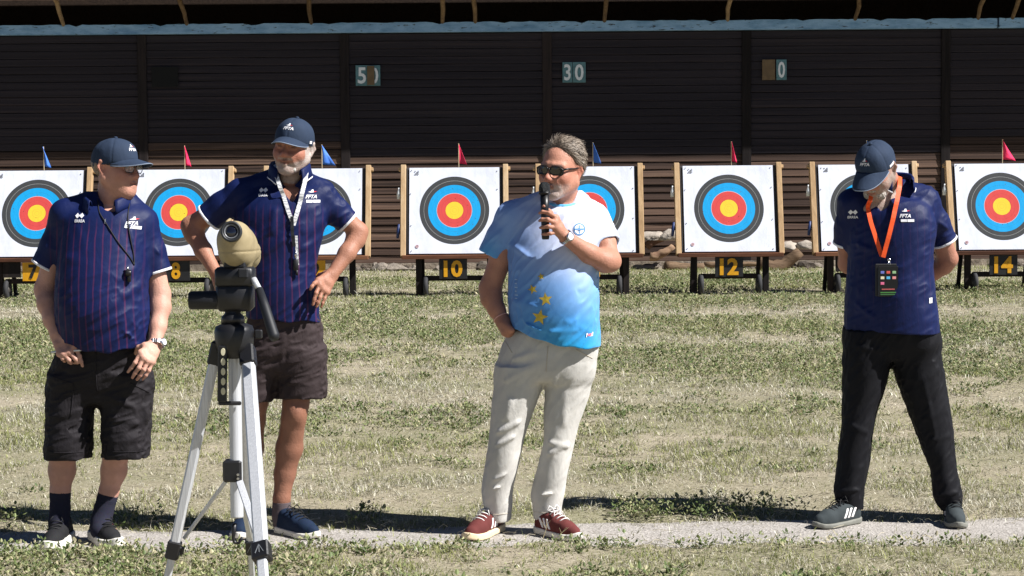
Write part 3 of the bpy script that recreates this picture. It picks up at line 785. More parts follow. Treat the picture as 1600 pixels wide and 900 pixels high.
# ================================================================== RUBBLE at the foot of the wall
M_SACK = simple('dusty_sack', srgb(160, 150, 138), .9, nscale=7, namt=.2, bscale=14, bstr=.6, bdist=.03)
M_LOG = wood_mat('bare_log', srgb(88, 70, 54), srgb(132, 110, 88), srgb(176, 156, 130), (3, 20, 20))
M_ROCK = simple('rubble_stone', srgb(140, 124, 110), .95, nscale=9, namt=.45, bscale=14, bstr=1.0, bdist=.06)
M_ROOT = wood_mat('root_wood', srgb(70, 50, 40), srgb(118, 88, 70), srgb(176, 146, 118), (3, 16, 16))
def rock(name, c, s, mat, label, cat, seed, group=None):
    rr = np.random.default_rng(seed); bm = bmesh.new(); bmesh.ops.create_icosphere(bm, subdivisions=3, radius=1)
    for v in bm.verts:
        p = np.array(v.co)[None].astype(np.float32); n = 1 + .6 * (vnoise(p * 1.3 + seed)[0] - .5) + .45 * (vnoise(p * 3.1 + seed)[0] - .5) + .2 * (vnoise(p * 7 + seed)[0] - .5)
        v.co = Vector((v.co.x * s[0] * n, v.co.y * s[1] * n, max(v.co.z * s[2] * n, -.3 * s[2])))
    o = mesh_bm(name, bm, mat, None, True); o.location = c; o.rotation_euler = (0, 0, rr.uniform(0, 3)); tag(o, label, cat, group); return o
def on_wall(u, v, Y): return at(u, v, Y)
def logp(name, uv0, uv1, Y, r, mat, label, cat, sag=0.0, n=9, group=None):
    a, b = at(*uv0, Y), at(*uv1, Y); pts = []; rr = random.Random(hash(label) % 1000)
    for i in range(n):
        t = i / (n - 1); p = a.lerp(b, t); p.z -= sag * math.sin(PI * t); p.y += rr.uniform(-.02, .02); p.z += rr.uniform(-.012, .012); pts.append(p)
    c = a.lerp(b, .5); bm = bmesh.new(); bm_tube(bm, [p - c for p in pts], [r * (1.1 - .35 * i / (n - 1)) * rr.uniform(.9, 1.1) for i in range(n)], 10)
    o = mesh_bm(name, bm, mat, None, True); o.location = c; return tag(o, label, cat, group)
logp('bent_log', (1185, 413), (1250, 392), 33.6, .13, M_LOG, 'bent pale log lying right of target 12', 'log', .16)
logp('fallen_log', (1040, 417), (1100, 417), 33.9, .09, M_LOG, 'short brown log lying behind the left leg of target 12', 'log')
logp('fallen_log', (1100, 413), (1190, 412), 34.1, .05, M_LOG, 'thin log behind the number plate of target 12', 'log')
logp('root_branch', (1010, 385), (1058, 366), 34.2, .07, M_ROOT, 'gnarled root leaning on the wall left of target 12', 'root', -.05)
logp('root_branch', (1016, 402), (1052, 384), 34.1, .08, M_ROOT, 'thick grey root below the sack left of target 12', 'root', .04)
rock('plaster_sack', at(1022, 372, 34.3), (.28, .2, .12), M_SACK, 'pale folded sack slumped against the wall left of target 12', 'sack', 3)
rock('plaster_sack', at(1048, 372, 34.2), (.18, .2, .14), M_SACK, 'crumpled pale sack beside the hanging puller of target 12', 'sack', 5)
rock('plaster_sack', at(1232, 387, 34.5), (.3, .2, .10), M_SACK, 'flat pale sack between targets 12 and 13', 'sack', 8)
rock('plaster_sack', at(1262, 386, 34.4), (.2, .18, .12), M_SACK, 'small white sack at the left batten of target 13', 'sack', 9)
rr = random.Random(5); SP = [(602, 408), (615, 404), (588, 412), (626, 412), (606, 418), (1112, 408), (1168, 405), (1264, 412), (1278, 408), (1262, 420), (596, 404), (648, 412), (690, 410), (760, 412), (1076, 415), (1010, 418), (1025, 414), (1170, 414), (1560, 412), (1480, 414), (24, 410), (40, 416), (350, 410), (560, 408), (820, 412), (1215, 405), (1240, 412), (1590, 410)]
RV, RF, RC = [], [], []; rk = 0
for i, (u, v) in enumerate(SP + [(u + rr.uniform(-14, 14), v + rr.uniform(-4, 6)) for (u, v) in SP for _ in range(3)]):
    q = ground_at(u, v); Y = min(max(q.y, 31), 34.4); c = (at(u, v, Y).x, Y, rr.uniform(.0, .06)); sc = (.6 if i >= len(SP) else 1)
    s = [sc * z for z in (rr.uniform(.08, .24), rr.uniform(.08, .18), rr.uniform(.05, .12))]; bm = bmesh.new(); bmesh.ops.create_icosphere(bm, subdivisions=2, radius=1); ca, sa = math.cos(rr.uniform(0, 6)), math.sin(rr.uniform(0, 6))
    w = rr.random(); cc = np.array(srgb(80, 70, 62)) * (1 - w) + np.array(srgb(156, 146, 134)) * w
    for vt in bm.verts:
        p = np.array(vt.co)[None].astype(np.float32); n = 1 + .6 * (vnoise(p * 1.3 + i)[0] - .5) + .5 * (vnoise(p * 3.1 + i)[0] - .5)
        x_, y_, z_ = vt.co.x * s[0] * n, vt.co.y * s[1] * n, max(vt.co.z * s[2] * n, -.3 * s[2]); RV.append((c[0] + x_ * ca - y_ * sa * .5, c[1] + x_ * sa * .5 + y_ * ca, c[2] + z_)); RC.append(cc)
    for f in bm.faces: RF.append([rk + vt.index for vt in f.verts])
    rk += len(bm.verts); bm.free()
t = NT('rubble_stone'); a_ = t.n('Attribute'); a_.attribute_name = 'Col'; f_ = t.noise(t.coord('Object'), 14, 5, .7)
t.color(t.mix(t.math('MULTIPLY', f_, .6), a_.outputs['Color'], srgb(84, 74, 64))); t.set(Roughness=.95); t.bump(f_, .9, .05)
tag(mesh_np('rubble', RV, RF, t.m, None, False, np.array(RC)), 'broken stones and debris heaped along the foot of the wall', 'rubble', kind='stuff')
# ================================================================== PEOPLE
HV = 0.0042            # voxel size of bodies and garments
def skin_mat():
    t = NT('skin'); a = t.n('Attribute'); a.attribute_name = 'Col'
    n1 = t.noise(t.coord('Object'), 38, 4, .6); n2 = t.noise(t.coord('Object'), 9, 3, .5)
    c = t.mix(t.math('MULTIPLY', n1, .5), a.outputs['Color'], (.62, .42, .36), 'MULTIPLY')
    c = t.mix(t.math('MULTIPLY', n2, .12), c, (.38, .2, .15))
    t.color(c); t.set(Roughness=.52); t.b.inputs['Specular IOR Level'].default_value = .35
    t.b.inputs['Subsurface Weight'].default_value = .0; t.b.inputs['Subsurface Radius'].default_value = (.012, .004, .002); t.b.inputs['Subsurface Scale'].default_value = .6
    t.bump(t.math('ADD', t.noise(t.coord('Object'), 150, 3, .6), t.noise(t.coord('Object', (1, 1, .5)), 34, 3, .6)), .35, .006); return t.m
M_SKIN = skin_mat()
def hair_mat(name, c0, c1):
    t = NT(name); n = t.noise(t.coord('Object', (1, 1, 1)), 120, 3, .6); t.color(t.ramp(n, [(.3, c0), (.7, c1)])); t.set(Roughness=.55)
    t.bump(n, .5, .004); return t.m
M_HAIR = hair_mat('grey_hair', srgb(96, 84, 74), srgb(186, 174, 162)); M_HAIRW = hair_mat('white_hair', srgb(176, 172, 166), srgb(226, 222, 216)); M_HAIRD = hair_mat('brown_grey_hair', srgb(92, 74, 60), srgb(150, 130, 112))
def cloth_mat(name, col, rough=.6, sheen=.2, stripes=None, weave=900, wr=.25, grad=None, spec=.15, cells=None):
    t = NT(name); c = t.coord('Object')
    n = t.noise(c, 6, 4, .55)
    base = t.ramp(n, [(.3, tuple(x * .86 for x in col)), (.7, tuple(min(1, x * 1.12) for x in col))])
    if stripes:
        sc, per, off, w, x0, x1, z0, z1 = stripes
        sp = t.n('SeparateXYZ'); wob = t.n('TexNoise'); wob.inputs['Scale'].default_value = 5; t.l(c, wob.inputs['Vector'])
        t.l(c, sp.inputs[0])
        xx = t.math('ADD', sp.outputs[0], t.math('MULTIPLY_ADD', wob.outputs['Fac'], .02, -.01))
        ph = t.math('FRACT', t.math('DIVIDE', t.math('ADD', xx, off + 10 * per), per))
        ln = t.math('LESS_THAN', t.math('ABSOLUTE', t.math('SUBTRACT', ph, .5)), w / per / 2)
        fade = t.math('MULTIPLY', t.math('MULTIPLY', t.n('MapRange', ins={0: sp.outputs[0], 1: x0, 2: x0 + .05, 3: 0.0, 4: 1.0}).outputs[0], t.n('MapRange', ins={0: sp.outputs[0], 1: x1 - .05, 2: x1, 3: 1.0, 4: 0.25}).outputs[0]),
                      t.math('MULTIPLY', t.n('MapRange', ins={0: sp.outputs[2], 1: z0, 2: z0 + .1, 3: .35, 4: 1.0}).outputs[0], t.n('MapRange', ins={0: sp.outputs[2], 1: z1 - .08, 2: z1, 3: 1.0, 4: 0.0}).outputs[0]))
        base = t.mix(t.math('MULTIPLY', t.math('MULTIPLY', ln, fade), .6), base, sc)
    if cells:
        vz = t.n('TexVoronoi'); vz.inputs['Scale'].default_value = cells; t.l(c, vz.inputs['Vector'])
        base = t.mix(.22, base, vz.outputs['Color'], 'MULTIPLY')
    t.color(base); t.set(Roughness=rough); t.b.inputs['Specular IOR Level'].default_value = spec
    t.b.inputs['Sheen Weight'].default_value = 0.0; t.b.inputs['Sheen Roughness'].default_value = .5
    f1 = t.noise(t.coord('Object', (1, 1, .55)), 22, 4, .55, .4); f2 = t.noise(c, weave, 2, .5)
    t.bump(t.math('ADD', f1, t.math('MULTIPLY', f2, .07)), wr, .012)
    return t.m
NAVY = srgb(17, 29, 74)
STR = (srgb(86, 38, 74))
M_CAP = cloth_mat('navy_cap_cloth', srgb(48, 60, 80), .8, .25, wr=.3)
M_CAPW = simple('white_embroidery', srgb(232, 232, 236), .7, bscale=300, bstr=.3)
M_CAPR = simple('red_embroidery', srgb(200, 50, 60), .7)
M_TRIM = simple('white_trim', srgb(236, 236, 240), .7, bscale=300, bstr=.2)
M_BLK = cloth_mat('black_shorts_cloth', srgb(40, 37, 40), .7, .15, wr=.6)
M_BRN = cloth_mat('dark_brown_shorts_cloth', srgb(58, 49, 50), .75, .15, wr=.5)
M_TRO = cloth_mat('black_trouser_cloth', srgb(23, 23, 27), .7, .12, wr=.25)
M_JEAN = cloth_mat('cream_denim', srgb(200, 197, 191), .85, .1, weave=1200, wr=.4, spec=.2)
M_STITCH = simple('cream_stitch', srgb(196, 186, 170), .8)
M_SOCK = cloth_mat('dark_sock', srgb(44, 44, 58), .9, .2, wr=.2, cells=260); M_SOCKG = cloth_mat('grey_sock', srgb(92, 82, 84), .9, .2, wr=.2)
M_SOCKW = cloth_mat('white_sock', srgb(226, 224, 222), .9, .2, wr=.2)
M_SOLEW = simple('white_sole', srgb(222, 218, 208), .7, nscale=20, namt=.1, bscale=90); M_SOLED = simple('grey_sole', srgb(120, 120, 112), .7, nscale=20); M_SOLEC = simple('cream_sole', srgb(226, 206, 170), .7, nscale=16, namt=.12)
M_SHB = cloth_mat('black_knit_shoe', srgb(40, 40, 42), .8, .1, wr=.2, cells=300); M_SHN = cloth_mat('navy_mesh_shoe', srgb(30, 44, 66), .8, .1, wr=.15, cells=320)
M_SHM = cloth_mat('maroon_suede', srgb(100, 52, 50), .85, .4, wr=.15); M_SHG = cloth_mat('charcoal_suede', srgb(60, 66, 68), .85, .3, wr=.15)
M_LACEK = simple('dark_lace', srgb(26, 26, 28), .8); M_LACEW = simple('white_lace', srgb(230, 226, 222), .8); M_LACEM = simple('maroon_lace', srgb(120, 40, 44), .8)
M_REDY = simple('red_eyelet', srgb(190, 40, 44), .7); M_STRIPEW = simple('white_stripe', srgb(236, 232, 230), .7)
M_GLASS = simple('black_frame', srgb(18, 18, 20), .35); M_LENS = simple('dark_lens', srgb(14, 13, 16), .08, spec=.8)
M_STEEL = simple('steel', srgb(196, 196, 200), .25, 1.0); M_DIAL = simple('white_dial', srgb(236, 236, 238), .3)
def clear_lens():
    t = NT('clear_lens'); t.set(Roughness=.05); t.color((.9, .92, .95)); t.b.inputs['Alpha'].default_value = .22; return t.m
M_CLEAR = clear_lens()
class Person:
    def __init__(s, name, Y, foot_u, label):
        s.Y = Y; g = at(foot_u, 600, Y); s.base = Vector((g.x, Y, 0)); s.root = empty(name, s.base, label, 'person', 'men standing on the path')
        s.body = U(); s.sub = []; s.post = []; s.cols = []
    def p(s, u, v, dy=0.0):
        q = at(u, v, s.Y + dy); return np.array((q.x, q.y, q.z), np.float32)
    def rows(s, rows):
        out = []
        for (v, ul, ur, yf, yb) in rows:
            yc = (yf + yb) / 2; a, b = s.p(ul, v, yc), s.p(ur, v, yc)
            out.append(((a[2] + b[2]) / 2, a[0], b[0], s.Y + yf, s.Y + yb))
        return out
    def chain(s, pts, k=.02, U_=None, flat=None):
        """pts: (u,v,dy,r)"""
        t = s.body if U_ is None else U_
        q = [(s.p(u, v, d), r) for u, v, d, r in pts]
        for (a, ra), (b, rb) in zip(q[:-1], q[1:]): t.add(Cone(a, b, ra, rb, flat), k)
    def obj(s, name, fn, mat, parent=None, h=HV, colfn=None, keep=False, lo=None, hi=None):
        return sdf_obj(name, fn, lo, hi, h, mat, s.root if parent is None else parent, s.base, colfn, keep)
    def bb(s, u0, v0, u1, v1, y0, y1):
        a = s.p(u0, v1, y0); b = s.p(u1, v0, y1); c = s.p(u0, v1, y1); d = s.p(u1, v0, y0)
        m = np.stack([a, b, c, d]); return m.min(0), m.max(0)
# ---- heads
class Head:
    def __init__(s, C, F, Uv, scale=1.0):
        s.C = np.array(C, np.float32); F = Vector(F).normalized(); Uv = Vector(Uv); Uv = (Uv - Uv.dot(F) * F).normalized(); S = Uv.cross(F)
        s.F, s.U, s.S = (np.array(x, np.float32) for x in (F, Uv, S)); s.k = scale; s.R = np.stack([s.S, s.F, s.U])
    def w(s, x, y, z): return s.C + s.k * (x * s.S + y * s.F + z * s.U)
    def loc(s, P): return ((P - s.C) @ s.R.T) / s.k
    def cone(s, a, b, ra, rb, flat=None):
        return Cone(s.w(*a), s.w(*b), ra * s.k, rb * s.k, flat)
    def ell(s, c, r): return Ell(s.w(*c), np.array(r) * s.k, s.R)
def add_head(pr, hd, jowl=0.0, smile=.006):
    b = pr.body; e = hd.ell; c = hd.cone
    b.add(e((0, -.012, .032), (.077, .099, .09)), .0)
    b.add(e((0, .025, -.025), (.067, .068, .088)), .03)
    for s in (-1, 1):
        b.add(c((.056 * s, -.005, -.05), (.018 * s, .068, -.096), .022 + jowl, .02 + jowl * .5), .03)
        b.add(e((.041 * s, .058, -.03), (.028, .03, .03)), .025)
        b.add(c((.012 * s, .088, .027), (.048 * s, .068, .022), .011, .011), .016)
        b.add(e((.0125 * s, .098, -.037), (.0095, .012, .009)), .01)
        # ears
        b.add(Cone(hd.w(.076 * s, -.008, .022), hd.w(.083 * s, -.018, -.0), .007 * hd.k, .009 * hd.k), .012)
        b.add(Cone(hd.w(.083 * s, -.02, .024), hd.w(.086 * s, -.026, .0), .0055 * hd.k, .006 * hd.k), .008)
        b.add(Cone(hd.w(.086 * s, -.026, .0), hd.w(.078 * s, -.012, -.03), .006 * hd.k, .0065 * hd.k), .008)
        b.add(Cone(hd.w(.074 * s, -.008, .025), hd.w(.083 * s, -.02, .026), .0055 * hd.k, .0055 * hd.k), .008)
        pr.sub.append((e((.033 * s, .104, .002), (.021, .024, .013)), .02))
        pr.sub.append((e((.089 * s, -.012, .002), (.009, .008, .015)), .006))
        pr.post.append((e((.032 * s, .0755, .003), (.0155, .0135, .0125)), .004))
        pr.post.append((c((.018 * s, .087, .0095), (.046 * s, .0765, .0085), .0042, .0042), .005))
        pr.post.append((c((.018 * s, .086, -.0045), (.045 * s, .0765, -.004), .0035, .0035), .006))
        b.add(c((.006 * s, .098, -.0605), (.026 * s, .082, -.062 + smile), .0058, .0035), .006)
        b.add(c((.004 * s, .097, -.072), (.02 * s, .084, -.068 + smile * .5), .0065, .004), .007)
        b.add(c((.022 * s, .093, -.034), (.036 * s, .077, -.066), .008, .008), .02)
    b.add(c((0, .086, .02), (0, .113, -.026), .0085, .011), .014)
    b.add(e((0, .112, -.031), (.0125, .0125, .0115)), .01)
    b.add(e((0, .077, -.1), (.024, .02, .019)), .02)
    pr.sub.append((c((-.02, .103, -.0665), (.02, .103, -.0665), .0022, .0022), .004))
    pr.head = hd
def skin_color(pr, base, arm=None, beard=None, beard_c=None, brow=(.25, .2, .17), stub=0.0, hairline=None, hair_c=None, legs=None):
    hd = pr.head
    def f(V):
        C = np.tile(np.array(base, np.float32), (len(V), 1))
        L = hd.loc(V); ish = (np.abs(L) < .16).all(1)
        if arm is not None: C[~ish] = np.array(arm)
        if legs is not None: C[V[:, 2] < .75] = np.array(legs)
        x, y, z = L.T
        g = lambda cx, cy, cz, r: np.exp(-(((np.abs(x) - cx) ** 2 + (y - cy) ** 2 + (z - cz) ** 2) / r ** 2)) * ish
        def mixc(m, c): 
            nonlocal C
            C = C * (1 - m[:, None]) + np.array(c, np.float32) * m[:, None]
        red = np.array(base) * np.array((1.02, .66, .62))
        mixc(np.clip(.6 * g(.042, .07, -.03, .03) + .7 * g(0, .115, -.03, .018) + .5 * g(.085, -.018, 0, .035), 0, .8), red)
        # lips
        lip = np.clip(1 - ((z + .066 - .006 * (np.abs(x) / .026) ** 2) / .009) ** 2, 0, 1) * (np.abs(x) < .025) * (y > .08) * ish
        mixc(lip * .6, np.array(base) * np.array((.8, .45, .42)))
        line = np.exp(-((z + .0665) / .003) ** 2) * (np.abs(x) < .024) * (y > .08) * ish
        mixc(line * .7, (.08, .03, .025))
        # eyes and brows
        slit = np.exp(-((z - .003) / .0035) ** 2) * np.exp(-((np.abs(x) - .032) / .011) ** 4) * (y > .06) * ish
        mixc(np.clip(slit * .9, 0, 1), (.035, .025, .02))
        br = np.exp(-((z - .024 + .15 * (np.abs(x) - .03) ** 2) / .0055) ** 2) * (np.abs(x) > .012) * (np.abs(x) < .052) * (y > .055) * ish
        mixc(br * .65, brow)
        if beard is not None:
            nz = vnoise((L * 260).astype(np.float32)); nz2 = vnoise((L * 60).astype(np.float32))
            m = beard(x, y, z) * ish * np.clip(.55 + .6 * nz + .3 * (nz2 - .5), 0, 1)
            mixc(np.clip(m, 0, 1), np.array(beard_c)); 
            mixc(np.clip(m * (nz < .3) * .5, 0, 1), np.array(beard_c) * .45)
        if hairline is not None:
            nz = vnoise((L * 200).astype(np.float32)); m = hairline(x, y, z) * ish * (.6 + .4 * nz); mixc(np.clip(m, 0, 1), np.array(hair_c))
        # mottled skin, nails are left plain
        mot = vnoise((V * 14).astype(np.float32)); mo2 = vnoise((V * 45).astype(np.float32)); C *= (0.70 + .2 * mot + .14 * mo2)[:, None]
        return np.clip(C, 0, 1)
    return f
def body_fn(pr):
    b = pr.body; subs = pr.sub; post = pr.post; hd = pr.head
    def f(P):
        d = b(P)
        near = (np.abs(P - hd.C) < .2).all(1)
        if near.any():
            Q = P[near]; e = d[near]
            for s_, k in subs: e = smax(e, -s_(Q), k)
            for s_, k in post: e = smin(e, s_(Q), k)
            d = d.copy(); d[near] = e
        return d
    return f
def add_hand(pr, wrist, knuckles, fingers, thumb, r=.0088, wr=.026):
    """wrist (u,v,dy); knuckles 4x(u,v,dy); fingers 4 lists of joints after the knuckle; thumb list of joints"""
    w = pr.p(*wrist); b = pr.body
    ks = [pr.p(*k) for k in knuckles]
    for i, k in enumerate(ks):
        wofs = w + (k - sum(ks) / 4) * .45
        b.add(Cone(wofs, k, .0145, .0125), .016)
    for a, c in zip(ks[:-1], ks[1:]): b.add(Cone(a, c, .0115, .0115), .012); b.add(Cone((a + w) / 2, (c + w) / 2, .0135, .0135), .014)
    rs = [1.0, 1.03, .98, .86]
    for i, f in enumerate(fingers):
        pts = [ks[i]] + [pr.p(*q) for q in f]; n = len(pts)
        for j in range(n - 1):
            ra = r * rs[i] * (1.12 - .12 * j); rb = r * rs[i] * (1.12 - .12 * (j + 1)); b.add(Cone(pts[j], pts[j + 1], ra, rb), .004)
            if j: b.add(Ell(pts[j], [ra * 1.1] * 3), .003)
    if thumb:
        pts = [w + (pr.p(*thumb[0]) - w) * .35] + [pr.p(*q) for q in thumb]; rr_ = [.016, .0135, .0108, .0088]
        for j in range(len(pts) - 1): b.add(Cone(pts[j], pts[j + 1], rr_[min(j, 3)], rr_[min(j + 1, 3)]), .008 if j else .016)
# ---- caps
def make_cap(pr, hd, mark=True, back=-.006, front=.043, brim_len=.082, droop=.35, logo_side=None, button=True, curve=.55):
    def dome(P):
        L = hd.loc(P); x, y, z = L.T
        q = np.stack([x / .0845, (y + .01) / .1085, (z - .03) / .1005], 1); k0 = np.sqrt((q * q).sum(1)); g = np.sqrt((q[:, 0] / .0845) ** 2 + (q[:, 1] / .1085) ** 2 + (q[:, 2] / .1005) ** 2) + 1e-5
        d = k0 * (k0 - 1) / g
        # crown a little boxy in front, panel seams sunk
        d -= .006 * np.exp(-((y - .06) / .05) ** 2 - ((z - .1) / .04) ** 2)
        ang = np.arctan2(x, y + .01); seam = np.abs(((ang / (PI / 3)) + .5) % 1 - .5) * (PI / 3) * np.sqrt(x * x + (y + .01) ** 2)
        d += .0016 * np.exp(-(seam / .0035) ** 2)
        d -= .005 * (vnoise((L * 24).astype(np.float32)) - .5) * np.clip(1.6 - y * 12, .3, 1)
        t = (y + .1) / .2; cut = (back - .006 + (front - .016 - back + .006) * t) - z
        return smax(d * hd.k, cut * hd.k, .004)
    c = hd.w(0, 0, .06); cap = sdf_obj('cap', dome, c - .17, c + .17, .0036, M_CAP, pr.root, pr.base)
    _, bvh = None, None
    # brim: curved crescent sheet with thickness
    n, m = 26, 9; V = []
    def brim_pt(a, q, th):
        # a -1..1 across, q 0..1 outwards
        ang = a * 1.18; x0, y0 = .083 * math.sin(ang), -.01 + .107 * math.cos(ang)
        out = brim_len * (1 - abs(a) ** 2.6) ** .8
        x = x0 * (1 + .03 * q); y = y0 + out * q; z = front - .006 + (.004 * (1 - abs(a))) - droop * out * q - curve * x * x * 3.2 * (0.35 + .65 * q) - (1 - math.cos(ang)) * .03
        return hd.w(x, y, z + th)
    for th in (.0022, -.0022):
        for i in range(n + 1):
            for j in range(m + 1): V.append(brim_pt(-1 + 2 * i / n, j / m, th))
    F = []; N1 = (n + 1) * (m + 1); ix = lambda s, i, j: s * N1 + i * (m + 1) + j
    for i in range(n):
        for j in range(m): F += [(ix(0, i, j), ix(0, i + 1, j), ix(0, i + 1, j + 1), ix(0, i, j + 1)), (ix(1, i, j), ix(1, i, j + 1), ix(1, i + 1, j + 1), ix(1, i + 1, j))]
        F += [(ix(0, i, m), ix(0, i + 1, m), ix(1, i + 1, m), ix(1, i, m)), (ix(0, i, 0), ix(1, i, 0), ix(1, i + 1, 0), ix(0, i + 1, 0))]
    bo = np.array(pr.base, np.float32)
    mesh_np('brim', np.array(V) - bo, F, M_CAP, cap, True)
    bm = bmesh.new(); bm_tube(bm, [Vector(brim_pt(-1 + 2 * i / 30, 1.0, 0) - bo) for i in range(31)], .0022, 6); mesh_bm('brim_edge', bm, simple('brim_piping', srgb(120, 132, 150), .7) if 'brim_piping' not in bpy.data.materials else bpy.data.materials['brim_piping'], cap, True)
    if button:
        b_ = hd.w(0, -.01, .1305); bm = bmesh.new(); bm_lathe(bm, [(.009, -.003), (.008, .002), (.004, .004), (0, .0045)], Vector(b_ - bo), Vector(hd.U), 10); mesh_bm('button', bm, M_CAP, cap, True)
    dg_me = cap.data; Vc = np.empty(len(dg_me.vertices) * 3, np.float32); dg_me.vertices.foreach_get('co', Vc); Vc = Vc.reshape(-1, 3)
    bv = BVHTree.FromPolygons(Vc.tolist(), [list(p.vertices) for p in dg_me.polygons])
    def stick(name, V2, F2, mat, ang, zc, lift=.0018):
        """wrap flat (x right as seen, y up) marks on the crown at angle ang from the front"""
        out = []
        for (a, b2, *_r) in V2:
            th = ang + a / .1
            o_ = hd.w(math.sin(th) * .2, -.01 + math.cos(th) * .2, zc + b2) - bo; t_ = hd.w(0, -.01, zc + b2 - .0) - bo
            d_ = Vector(t_ - o_).normalized(); loc, nrm, i_, ds = bv.ray_cast(Vector(o_), d_)
            loc = loc if loc is not None else Vector(t_); out.append(loc - d_ * lift)
        return mesh_py(name, out, F2, mat, cap)
    if mark:
        V2, F2 = text_verts('FFTA', .017, 2, .0006); V2[:, 0] *= 1.3; V2[:, 0] += V2[:, 1] * .3; stick('cap_lettering', V2, F2, M_CAPW, 0, .083)
        bird = [(-.016, .010, 0), (-.006, .013, 0), (-.003, .019, 0), (.003, .02, 0), (.004, .014, 0), (.016, .012, 0), (.006, .0095, 0), (-.004, .0085, 0)]
        stick('cap_emblem', bird, [(0, 1, 7), (1, 2, 3, 4), (1, 4, 6, 7)], M_CAPW, 0, .086); stick('cap_emblem_red', [(.005, .0135, 0), (.017, .0115, 0), (.006, .009, 0)], [(0, 2, 1)], M_CAPR, 0, .086)
    if logo_side:
        a0, w_ = logo_side
        V2 = []; F2 = []
        for i in range(7):
            x_ = -w_ / 2 + w_ * i / 6; V2 += [(x_, -.006, 0), (x_, .006, 0)]
        F2 = [(2 * i, 2 * i + 2, 2 * i + 3, 2 * i + 1) for i in range(6)]
        stick('cap_side_mark', V2, F2, M_CAPW, a0, .03 if abs(a0) < 1.5 else .025)
    return cap
# ---- garments
def sleeve(pr, pts, hem_u, U_, k=.03, inflate=0.0):
    """pts (u,v,dy,r); returns cut function; the sleeve ends at the last point, square to its axis"""
    q = [(pr.p(u, v, d), r) for u, v, d, r in pts]
    a, b = q[-2][0], q[-1][0]; n = (b - a) / np.linalg.norm(b - a); end = b
    ext = b + n * .06; qs = q[:-1] + [(ext, q[-1][1])]
    cones = U(*[(Cone(x[0], y[0], x[1], y[1]), .02) for x, y in zip(qs[:-1], qs[1:])])
    return cones, end, n
def make_shirt(pr, name, mat, rows, shoulders, sleeves, hem, neckhole, disp=None, e=2.1, bb=None, trim=True, extra=None, vneck=None, trim_w=.006, trim_mat=None, hemline=True, yaw=0.0):
    torso = Loft(pr.rows(rows), e, .05, yaw); base = U((torso, 0))
    for sh in shoulders: pr.chain(sh, .05, base)
    if extra: 
        for ex, k in extra: base.add(ex, k)
    sl = [sleeve(pr, s, None, None) for s in sleeves]
    nk = [Cone(pr.p(*a[:3]), pr.p(*b[:3]), a[3], b[3]) for a, b in neckhole]
    def outer(P):
        d = base(P)
        for cones, end, n in sl:
            s_ = smax(cones(P), (P - end) @ n, .004); d = smin(d, s_, .035)
        if disp is not None: d = d - disp(P)
        return d
    def f(P):
        d = outer(P)
        for cones, end, n in sl:
            t = (P - end) @ n
            inner = np.maximum(cones(P) + .0085, -(t + .045)); d = np.maximum(d, -inner)
        h_ = hem(P)
        d = smax(d, h_, .004)
        inner = np.maximum(torso(P) + .0095, -(h_ + .05)); d = np.maximum(d, -inner)
        for c in nk: d = smax(d, -c(P), .006)
        if vneck is not None: d = smax(d, -vneck(P), .006)
        return d
    lo, hi = pr.bb(*bb)
    o, bvh = pr.obj(name, f, mat, keep=True, lo=lo, hi=hi)
    if trim:
        for cones, end, n in sl:
            def ft(P, cones=cones, end=end, n=n):
                t = (P - end) @ n; d = np.abs(t + .003) - trim_w
                s_ = cones(P)
                if disp is not None: s_ = s_ - disp(P)
                d = np.maximum(d, s_ - .0022); return np.maximum(d, -(s_ + .006))
            pr.obj('cuff_trim', ft, trim_mat or M_TRIM, o, h=.0032, lo=end - .13, hi=end + .13)
    if hemline:
        hx = pr.p(800, 500)[2]
    return o, bvh
def front_hit(bvh, x, z, y0):
    loc, nrm, i, d = bvh.ray_cast(Vector((x, y0 - 1.0, z)), Vector((0, 1, 0)))
    return loc
def decal(pr, bvh, name, V2, F2, mat, parent, u, v, scale, lift=.0025, slant=0.0, rot=0.0):
    """project flat marks onto a garment from the front; (u,v) centre in photo pixels"""
    c = pr.p(u, v, -.12); out = []; last = None
    cr, sr = math.cos(rot), math.sin(rot)
    for q in V2:
        a, b = q[0] * scale, q[1] * scale; a += b * slant; a, b = a * cr - b * sr, a * sr + b * cr
        h = front_hit(bvh, c[0] + a, c[2] + b, pr.Y); 
        if h is None: h = Vector((c[0] + a, last if last is not None else pr.Y - .1, c[2] + b))
        last = h.y; out.append(h + Vector((0, -lift, 0)) - pr.base)
    return mesh_py(name, out, F2, mat, parent)
def text_decal(pr, bvh, name, s, mat, parent, u, v, width_px, lift=.003, slant=0.0, bold=.01, hscale=1.0, rot=0.0):
    V2, F2 = text_verts(s, 1.0, 2, bold); w = V2[:, 0].max() - V2[:, 0].min(); V2[:, 1] *= hscale
    return decal(pr, bvh, name, V2, F2, mat, parent, u, v, (width_px / (FPX / pr.Y)) / w, lift, slant, rot)
